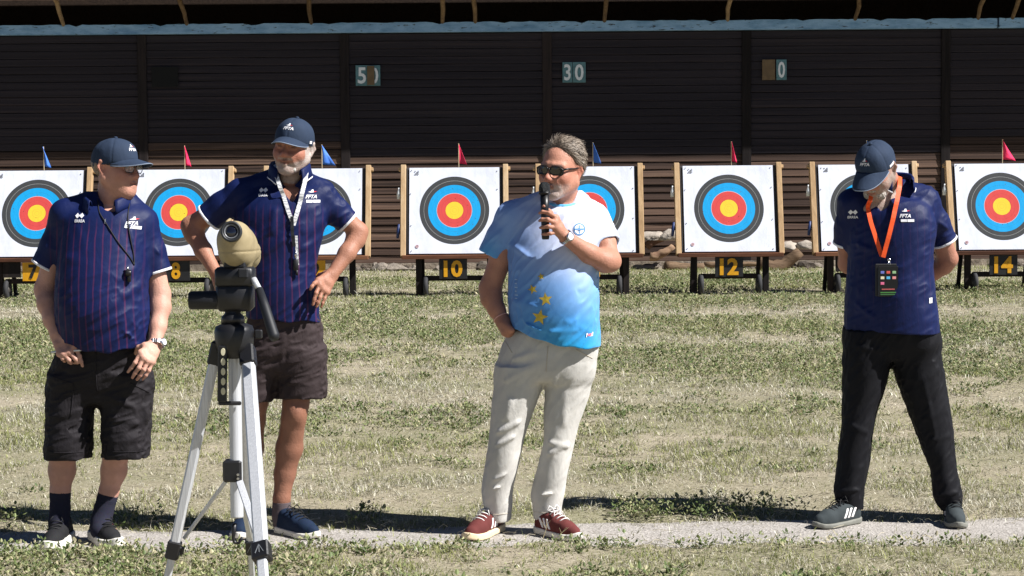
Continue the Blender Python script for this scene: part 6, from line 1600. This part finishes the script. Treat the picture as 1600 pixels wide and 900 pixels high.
# ------------------------------------------------------------------ man with the orange lanyard, head bowed
def build_p4():
    pr = Person('person', 8.42, 1395, 'man with bowed head and cap, orange lanyard, black trousers, hands behind back at right')
    B = pr.body; p = pr.p
    hd = Head(p(1369, 264, -.06), (-.50, -.62, -.56), (-.22, -.36, 1), .985)
    add_head(pr, hd, jowl=.002, smile=.0)
    B.add(Cone(p(1392, 315, .05), p(1384, 280, .0), .058, .056), .03)
    B.add(Loft(pr.rows([(305, 1358, 1430, -.05, .08), (325, 1338, 1444, -.08, .09), (420, 1340, 1440, -.1, .08), (510, 1335, 1448, -.1, .09), (560, 1330, 1458, -.08, .1)]), 2.3, .03), .03)
    pr.chain([(1332, 330, .03, .052), (1324, 375, .09, .047), (1325, 412, .14, .042), (1345, 425, .18, .038), (1378, 440, .20, .029), (1392, 446, .2, .03)], .02)
    pr.chain([(1446, 330, .03, .055), (1468, 368, .07, .049), (1481, 404, .115, .043), (1474, 414, .14, .042), (1458, 425, .17, .037), (1425, 443, .20, .029), (1412, 448, .2, .03)], .02)
    beard = lambda x, y, z: np.clip((-.042 - z + (np.abs(x) > .045) * .03) / .01, 0, 1) * (y > -.01) * .85 * np.where((np.abs(z + .067) < .008) & (np.abs(x) < .02), .15, 1)
    hl = lambda x, y, z: ((np.abs(x) > .066) & (y < .045) & (y > -.05) & (z > -.06)).astype(np.float32) * .8
    lo, hi = pr.bb(1300, 205, 1505, 590, -.3, .27)
    pr.obj('body', body_fn(pr), M_SKIN, lo=lo, hi=hi, h=.0042, colfn=skin_color(pr, srgb(196, 142, 120), srgb(188, 134, 112), beard, np.array(srgb(176, 166, 156)), brow=(.3, .27, .24), hairline=hl, hair_c=np.array(srgb(170, 160, 150))))
    def bvol(P):
        L = hd.loc(P)
        d = U((Cone((-.058, .0, -.045), (-.03, .068, -.088), .014, .018), 0), (Cone((.058, .0, -.045), (.03, .068, -.088), .014, .018), 0), (Cone((-.03, .07, -.092), (.03, .07, -.092), .02, .02), .02), (Cone((-.02, .099, -.05), (.02, .099, -.05), .006, .006), .01))(L)
        return (d - .009 * (vnoise((L * np.array([150, 150, 70])).astype(np.float32)) - .45)) * hd.k
    sdf_obj('beard', bvol, hd.C - .16, hd.C + .16, .0034, hair_mat('pepper_beard', srgb(120, 108, 98), srgb(206, 198, 190)), pr.root, pr.base)
    F4 = [(p(1462, 365, -.03), p(1425, 378, -.12), .013, .010), (p(1456, 380, -.03), p(1418, 402, -.12), .013, .010), (p(1454, 400, -.03), p(1412, 425, -.13), .014, .009), (p(1458, 430, -.03), p(1410, 470, -.14), .014, .009), (p(1335, 380, -.05), p(1370, 395, -.12), .013, .009), (p(1460, 480, -.04), p(1400, 505, -.14), .013, .010), (p(1330, 470, -.06), p(1370, 500, -.13), .013, .007), (p(1440, 345, -.06), p(1405, 355, -.11), .013, .007), (p(1485, 360, .0), p(1465, 345, -.03), .01, .006)]
    def disp(P):
        a = .0055 * fold_noise(P, (.85, 0, .45), .2, .05, 51.0)
        for s, e, w, h in F4: a = a + seg_fold(P, s, e, w, h)
        return a
    zl = p(1392, 518)[2]
    def hem(P): return zl - .006 * np.sin((P[:, 0] - pr.base.x) * 12) - P[:, 2]
    mat = cloth_mat('navy_polo_lanyard', NAVY, .55, .25, stripes=(srgb(46, 34, 76), .0315, 0.0, .004, -.2, .22, .95, 1.46), spec=.2, wr=.25)
    sh, bvh = make_shirt(pr, 'polo_shirt', mat,
        [(306, 1356, 1428, -.05, .09), (318, 1338, 1444, -.085, .105), (335, 1326, 1454, -.11, .12), (360, 1324, 1458, -.125, .12), (386, 1328, 1455, -.135, .115), (424, 1327, 1455, -.14, .115), (460, 1324, 1458, -.15, .12), (500, 1322, 1462, -.15, .12), (545, 1321, 1464, -.145, .12)],
        [[(1374, 301, .04, .05), (1333, 317, .03, .062)], [(1410, 298, .04, .052), (1442, 314, .03, .066)]],
        [[(1332, 319, .03, .062), (1325, 352, .06, .057), (1321, 381, .095, .053)], [(1443, 316, .03, .066), (1462, 348, .05, .06), (1476, 378, .07, .058)]],
        hem, [((1393, 330, .055, .06), (1384, 278, .0, .066))], disp, bb=(1292, 280, 1510, 545, -.24, .24), vneck=Cone(p(1380, 330, -.08), p(1378, 306, -.06), .012, .045), yaw=.38)
    collar(pr, (1391, 277, .035), .066, -.3, h=.042, flare=.016, gap=1.2, mat=mat, trim=M_TRIM, tilt=.35, parent=sh)
    chest_marks(pr, bvh, sh, 1338, 332, 1415, 330)
    decal(pr, bvh, 'side_tag', [(-.008, -.013, 0), (.008, -.011, 0), (.008, .013, 0), (-.008, .011, 0)], [(0, 1, 2, 3)], M_TRIM, sh, 1453, 469, 1.0)
    FT = [(p(1330, 540, -.1), p(1390, 550, -.12), .014, .007), (p(1400, 545, -.12), p(1468, 530, -.08), .013, .008), (p(1425, 600, -.11), p(1470, 575, -.09), .014, .008), (p(1430, 660, -.1), p(1482, 640, -.07), .014, .010), (p(1445, 690, -.1), p(1488, 680, -.07), .012, .009), (p(1306, 768, -.08), p(1348, 765, -.09), .009, .012), (p(1462, 775, -.08), p(1503, 768, -.08), .010, .013), (p(1320, 660, -.1), p(1362, 680, -.09), .013, .007), (p(1440, 580, -.11), p(1462, 690, -.09), .012, .008)]
    def dt(P):
        a = .008 * fold_noise(P, (.6, 0, .8), .16, .045, 61.0)
        for s, e, w, h in FT: a = a + seg_fold(P, s, e, w, h)
        return a
    so, sb = make_legs(pr, 'trousers', M_TRO, [(498, 1326, 1458, -.12, .11), (520, 1321, 1464, -.125, .12), (540, 1322, 1464, -.115, .12), (560, 1332, 1456, -.09, .10)],
        [[(515, 1321, 1398, -.115, .115), (570, 1317, 1390, -.115, .115), (600, 1317, 1384, -.11, .11), (650, 1316, 1369, -.10, .10), (700, 1311, 1361, -.095, .085), (740, 1306, 1354, -.09, .08), (766, 1303, 1349, -.09, .075), (782, 1307, 1349, -.08, .085), (794, 1314, 1349, -.07, .095)],
         [(515, 1386, 1464, -.115, .115), (570, 1396, 1473, -.115, .115), (600, 1404, 1477, -.11, .11), (658, 1425, 1487, -.10, .10), (700, 1440, 1491, -.095, .085), (735, 1453, 1495, -.09, .08), (770, 1458, 1503, -.09, .075), (785, 1463, 1503, -.075, .08), (795, 1470, 1502, -.065, .085)]],
        [(1328, 794, 0), (1486, 795, 0)], dt, bb=(1290, 490, 1518, 812, -.2, .2), yaw=.35)
    make_sock(pr, [(1330, 770, .0, .038), (1330, 812, -.0, .037)], M_SOCK); make_sock(pr, [(1486, 770, .0, .038), (1487, 812, .0, .037)], M_SOCK)
    make_shoe(pr, (1342, 815), (1287, 824), M_SHG, M_SOLED, M_LACEK, .022, stripes=(M_STRIPEW, (1, -1), .30), length=.285, side=-1)
    make_shoe(pr, (1486, 809), (1500, 829), M_SHG, M_SOLED, M_LACEK, .022, stripes=(M_STRIPEW, (1, -1), .30), length=.29)
    make_cap(pr, hd, front=.048, back=-.002, brim_len=.088, droop=.42, logo_side=(1.45, .045), curve=.7)
    # ---- orange lanyard with a badge
    e = empty('lanyard_badge', p(1378, 435, -.2), 'bright orange neck lanyard with black badge card on the man at right', 'lanyard')
    om = simple('orange_ribbon', srgb(244, 88, 26), .55, nscale=60, namt=.05, bscale=400, bstr=.3)
    def st(pts, wd, mat, lift=.008):
        o, W = strap(pr, bvh, 'strap', pts, wd, mat, None, lift=lift, n=30); o.parent = e; o.location = pr.base - e.location; return W
    st([(1368, 290, .0), (1362, 302, -.07), (1359, 318), (1362, 345), (1369, 372), (1377, 400)], .019, om); st([(1406, 276, -.0), (1406, 290, -.075), (1400, 322), (1390, 360), (1379, 402)], .020, om, .010)
    h = front_hit(bvh, p(1379, 408)[0], p(1379, 408)[2], pr.Y); q = h + Vector((0, -.014, 0)) - e.location
    bm = bmesh.new(); bm_box(bm, q + Vector((0, 0, .012)), (.014, .006, .012), bev=.002); bm_tube(bm, [q + Vector((0, 0, .006)), q + Vector((.005, -.002, -.006)), q + Vector((0, -.002, -.016)), q + Vector((-.005, -.002, -.006)), q + Vector((0, 0, .006))], .0025, 6); mesh_bm('hook', bm, M_STEEL, e, True)
    c = Vector(p(1377, 437, 0)); h2 = front_hit(bvh, c.x, c.z, pr.Y); c.y = min(h2.y - .012, q.y + e.location.y); c = c - e.location
    k = pr.Y / FPX; bm = bmesh.new(); bm_box(bm, c, (31 * k, .006, 47 * k), bev=.003); cd = mesh_bm('badge_card', bm, simple('black_card', srgb(12, 12, 14), .3, nscale=10), e)
    bm = bmesh.new(); bm_box(bm, c + Vector((-3 * k, .006, 2 * k)), (33 * k, .006, 50 * k), bev=.003); mesh_bm('badge_case', bm, simple('dark_case', srgb(10, 10, 12), .5), e)
    cols = [(110, 120, 200), (220, 90, 80), (150, 190, 140), (236, 224, 190), (90, 190, 236), (236, 150, 150), (226, 110, 150)]
    for i, cc in enumerate(cols):
        r_, c_ = divmod(i, 3); bm = bmesh.new(); bm_box(bm, c + Vector(((-9 + 9 * c_) * k, -.0042, (14 - 8.5 * r_) * k)), (5.5 * k, .0012, 4 * k), bev=.0004); mesh_bm('badge_icon', bm, simple('icon_print', srgb(*cc), .5), cd)
    for i, (dz, w_, cc) in enumerate(((-12, 20, (190, 90, 90)), (-17, 24, (70, 130, 60)), (-20, 24, (60, 110, 60)))):
        bm = bmesh.new(); bm_box(bm, c + Vector((0, -.0042, dz * k)), (w_ * k, .0012, 1.6 * k)); mesh_bm('badge_line', bm, simple('line_print', srgb(*cc), .5), cd)
build_p4()
# ================================================================== SPOTTING SCOPE ON A TRIPOD (foreground)
def bar(bm, a, b, w, t, wide=(1, 0, 0), bev=.003):
    a, b = Vector(a), Vector(b); d = (b - a); L = d.length; d.normalize(); x = Vector(wide); x = (x - x.dot(d) * d).normalized(); y = d.cross(x)
    bm_box(bm, (a + b) / 2, (w, t, L), Matrix((x, y, d)).transposed(), bev)
def build_tripod():
    TYY = 5.6; k = TYY / FPX
    g = ground_at(365, 292 + 1.53 * FPX / TYY + 3); e = empty('tripod', (g.x, TYY, 0), 'silver aluminium camera tripod standing in front of the bearded man', 'tripod'); o0 = Vector((g.x, TYY, 0))
    q = lambda u, v, dy=0.0: at(u, v, TYY + dy) - o0
    t = NT('brushed_aluminium'); c = t.coord('Object', (60, 60, 1.5)); n = t.noise(c, 4, 3, .6); t.color(t.ramp(n, [(.3, srgb(190, 192, 196)), (.7, srgb(216, 218, 222))])); t.set(Metallic=.3, Roughness=.42); t.bump(n, .08, .002); AL = t.m
    BK = simple('black_nylon', srgb(24, 24, 27), .42, nscale=30, namt=.2, bscale=120, bstr=.15); BK2 = simple('matt_black_grip', srgb(20, 22, 28), .6); MARK = simple('moulded_mark', srgb(120, 124, 128), .5)
    gr = lambda u, Y: ground_at(u, 292 + 5 * (800 - u) / 700 + 1.53 * FPX / Y) - o0
    legs = [(q(339, 545, .0), gr(224, 5.72), (0, 1, 0), .028, .030, 858), (q(387, 552, -.03), gr(437, 4.6), (1, -.35, 0), .038, .03, 862), (q(378, 552, .06), gr(399, 6.2), (1, .2, 0), .026, .022, 853)]
    for i, (a, b, wide, w, th, vc) in enumerate(legs):
        # clamp where the leg crosses that photo row
        f = 0.5
        for _ in range(30):
            p_ = a.lerp(b, f) + o0 - Vector((0, 0, CAM_H)); cam_p = Vector((p_.dot(_r), p_.dot(_u), p_.dot(_f))); v = 450 - cam_p.y / cam_p.z * FPX; f += (vc - v) / 1100
            f = min(max(f, .05), .95)
        m = a.lerp(b, f); d = (b - a).normalized()
        bm = bmesh.new(); bar(bm, a, m, w, th, wide, .006); lg = mesh_bm('leg', bm, AL, e)
        bm = bmesh.new(); bar(bm, m, b + d * -.03, w * .72, th * .72, wide, .004); mesh_bm('lower_section', bm, AL, lg)
        bm = bmesh.new(); bar(bm, m - d * .026, m + d * .03, w * 1.3, th * 1.35, wide, .004); cl = mesh_bm('clamp', bm, BK, lg)
        bm = bmesh.new(); x = Vector(wide); x = (x - x.dot(d) * d).normalized(); y = d.cross(x); s = -1 if y.y > 0 else 1
        for dx, ang in ((-.006, .3), (0, 0), (.006, -.3)): 
            cc = m + y * s * (th * .68 + .0005) + x * dx; bar(bm, cc - d * .012 + x * ang * .02, cc + d * .014 - x * ang * .02, .0016, .002, x, 0)
        mesh_bm('moulded_mark', bm, MARK, cl)
        if i == 0:
            bm = bmesh.new(); bar(bm, m - d * .008 + Vector((.022, 0, 0)), m + d * .018 + Vector((.022, 0, 0)), .02, .016, (1, 0, 0), .004); mesh_bm('clamp_lever', bm, BK, lg)
        bm = bmesh.new(); bar(bm, b - d * .05, b, w * .95, th * .95, wide, .006); mesh_bm('rubber_foot', bm, BK2, lg)
        bm = bmesh.new(); bar(bm, a - d * .022, a + d * .05, w * 1.2, th * 1.3, wide, .005); mesh_bm('leg_socket', bm, BK, lg)
    # spider, centre column, collar, hook
    bm = bmesh.new(); c0 = q(366, 522); bm_lathe(bm, [(.0, -.075), (.05, -.07), (.058, -.03), (.06, .01), (.055, .024), (.03, .034), (0, .036)], c0, (0, 0, 1), 24); mesh_bm('spider', bm, BK, e, True)
    bm = bmesh.new(); bm_lathe(bm, [(.02, -.555), (.0195, -.55), (.019, -.05), (.019, .0)], c0, (0, 0, 1), 20); mesh_bm('centre_column', bm, AL, e, True)
    cc = q(364, 735); bm = bmesh.new(); bm_box(bm, cc, (.056, .05, .066), bev=.006); mesh_bm('brace_collar', bm, BK, e)
    bm = bmesh.new(); bm_lathe(bm, [(0, -.004), (.004, -.004), (.004, .006), (0, .006)], cc + Vector((.02, -.03, -.02)), (0, -1, 0), 10); bm_lathe(bm, [(0, -.004), (.004, -.004), (.004, .006), (0, .006)], cc + Vector((.02, -.03, -.008)), (0, -1, 0), 10); mesh_bm('screws', bm, M_STEEL, e).__setitem__('kind', 'stuff')
    for (a, b, w) in ((q(353, 752), q(287, 842, .08), .012), (q(374, 752, -.02), q(404, 842, -.42), .022), (q(372, 752, .03), q(390, 840, .28), .016)):
        bm = bmesh.new(); bar(bm, a, b, w, .006, (1, -.4, 0), .002); mesh_bm('brace', bm, AL, e)
    hk = q(366, 818); bm = bmesh.new(); bm_tube(bm, [hk, hk + Vector((-.002, 0, -.03)), hk + Vector((-.004, 0, -.045)), hk + Vector((.0, 0, -.058)), hk + Vector((.012, 0, -.06)), hk + Vector((.02, 0, -.05)), hk + Vector((.024, 0, -.042))], [.008, .006, .0055, .0055, .005, .005, .004], 8); mesh_bm('hook', bm, BK, e, True)
    # perforated brace plate hanging beside the column
    bm = bmesh.new(); bar(bm, q(348, 540, -.05), q(347, 628, -.05), .028, .012, (1, 0, 0), .003); pl = mesh_bm('handle_plate', bm, BK, e)
    for i in range(5):
        bm = bmesh.new(); bm_lathe(bm, [(0, -.0065), (.0065, -.0065), (.0065, .001), (0, .001)], q(349, 551.5 + i * 15.5, -.056), (0, 1, 0), 12)
        for v in bm.verts: v.co.z = (v.co.z - q(349, 551.5 + i * 15.5).z) * 1.7 + q(349, 551.5 + i * 15.5).z
        mesh_bm('hole', bm, simple('pale_hole', srgb(206, 200, 170), .7) if i == 0 else bpy.data.materials['pale_hole'], pl)
    bm = bmesh.new(); bar(bm, q(341, 630, -.045), q(377, 630, -.03), .012, .014, (0, 0, 1), .003); mesh_bm('handle_foot', bm, BK, e)
    bm = bmesh.new(); bm_box(bm, q(404, 522, .0), (.022, .02, .026), bev=.003); mesh_bm('column_lock', bm, BK, e)
    # pan head
    bm = bmesh.new(); bm_lathe(bm, [(.036, 0), (.034, .02), (.024, .03), (.024, .055), (.03, .06)], q(364, 505), (0, 0, 1), 20); mesh_bm('neck', bm, BK, e, True)
    bm = bmesh.new(); bm_box(bm, q(368, 464), (.11, .07, .085), bev=.012); mesh_bm('pan_block', bm, BK, e, True)
    bm = bmesh.new(); bm_lathe(bm, [(0, -.068), (.024, -.066), (.028, -.06), (.028, .05), (.026, .06), (.018, .066)], q(330, 469), (1, 0, 0), 20); mesh_bm('tilt_cylinder', bm, BK2, e, True)
    bm = bmesh.new(); bm_lathe(bm, [(0, -.014), (.044, -.012), (.048, -.004), (.048, .006), (.044, .012), (0, .014)], q(350, 442, .05), (.8, .5, 0), 22); mesh_bm('side_knob', bm, BK, e, True)
    bm = bmesh.new(); bm_box(bm, q(368, 432), (.115, .08, .058), bev=.008); mesh_bm('tilt_block', bm, BK, e, True)
    bm = bmesh.new(); bm_box(bm, q(380, 427, -.045), (.03, .012, .03), bev=.004); mesh_bm('release_lever', bm, BK2, e)
    bm = bmesh.new(); bm_box(bm, q(369, 413), (.062, .07, .02), bev=.004); mesh_bm('quick_plate', bm, BK2, e)
    hs = [q(396, 436, -.03), q(405, 452, -.05), q(414, 480, -.09), q(428, 525, -.14)]; bm = bmesh.new(); bm_tube(bm, hs[:2], [.010, .009], 10); ph = mesh_bm('pan_handle', bm, AL, e, True)
    bm = bmesh.new(); bm_tube(bm, [hs[1], hs[2], hs[3], hs[3] + (hs[3] - hs[2]).normalized() * .012], [.0115, .0145, .0165, .012], 14); mesh_bm('grip', bm, BK2, ph, True)
    # ---- spotting scope (thing of its own, standing on the tripod)
    sb = at(369, 404, TYY); s = empty('spotting_scope', sb, 'beige rubber-armoured spotting scope mounted on the silver tripod', 'spotting scope')
    C = np.array(at(369, 383, TYY), np.float32); ax = np.array((-.02, .985, -.14), np.float32); ax /= np.linalg.norm(ax)
    def fbody(P):
        d = Ell(C + ax * .02 - A(0, 0, .002), (.0565, .095, .070))(P)
        d = smin(d, Cone(C + ax * .05 - A(0, 0, .008), C + ax * .24 - A(0, 0, .008), .052, .046)(P), .03)
        d = smin(d, Cone(C - ax * .03 + A(-.002, 0, .022), C - ax * .062 + A(-.002, 0, .029), .046, .030)(P), .03)
        d = smin(d, Cone(C - A(.02, 0, .035) + ax * .03, C - A(.02, 0, .062) + ax * .03, .018, .02)(P), .015); d = smin(d, Cone(C + A(.02, 0, -.035) + ax * .03, C + A(.02, 0, -.062) + ax * .03, .018, .02)(P), .015)
        d = smin(d, Cone(C + A(-.03, .03, .068), C + A(-.026, .06, .076), .006, .005)(P), .006)
        d = smin(d, Ell(C + ax * .09 + A(.045, 0, -.01), (.018, .05, .026))(P), .01)
        groove = np.abs(P[:, 2] - (C[2] - .018)); d = d + .0022 * np.exp(-(groove / .0025) ** 2)
        return d
    t = NT('beige_rubber'); n = t.noise(t.coord('Object'), 30, 3); t.color(t.ramp(n, [(.3, srgb(144, 130, 98)), (.7, srgb(162, 147, 114))])); t.set(Roughness=.6); t.bump(t.noise(t.coord('Object'), 260, 2), .1, .002)
    sdf_obj('scope_body', fbody, C - .14, C + A(.14, .32, .14), .0032, t.m, s, sb)
    ec = Vector(C - ax * .088 + A(-.002, 0, .030)) - sb; eax = Vector(-ax) + Vector((.0, 0, .0)); eax.normalize()
    bm = bmesh.new(); bm_lathe(bm, [(.028, -.03), (.031, -.01), (.0315, .006), (.030, .011), (.0245, .011), (.022, .004), (.017, .002)], ec, eax, 28); ey = mesh_bm('eyepiece', bm, simple('black_rubber', srgb(40, 42, 46), .5), s, True)
    bm = bmesh.new(); bm_lathe(bm, [(.023, .005), (.0215, .0085), (.0195, .0085), (.018, .005)], ec, eax, 24); mesh_bm('retaining_ring', bm, simple('grey_ring', srgb(110, 112, 116), .4), ey, True)
    bm = bmesh.new(); bm_lathe(bm, [(.0185, .0045), (.012, .0075), (.006, .0088), (0, .009)], ec, eax, 24); mesh_bm('glass', bm, simple('coated_glass', srgb(20, 22, 34), .06, spec=.9), ey, True)
build_tripod()
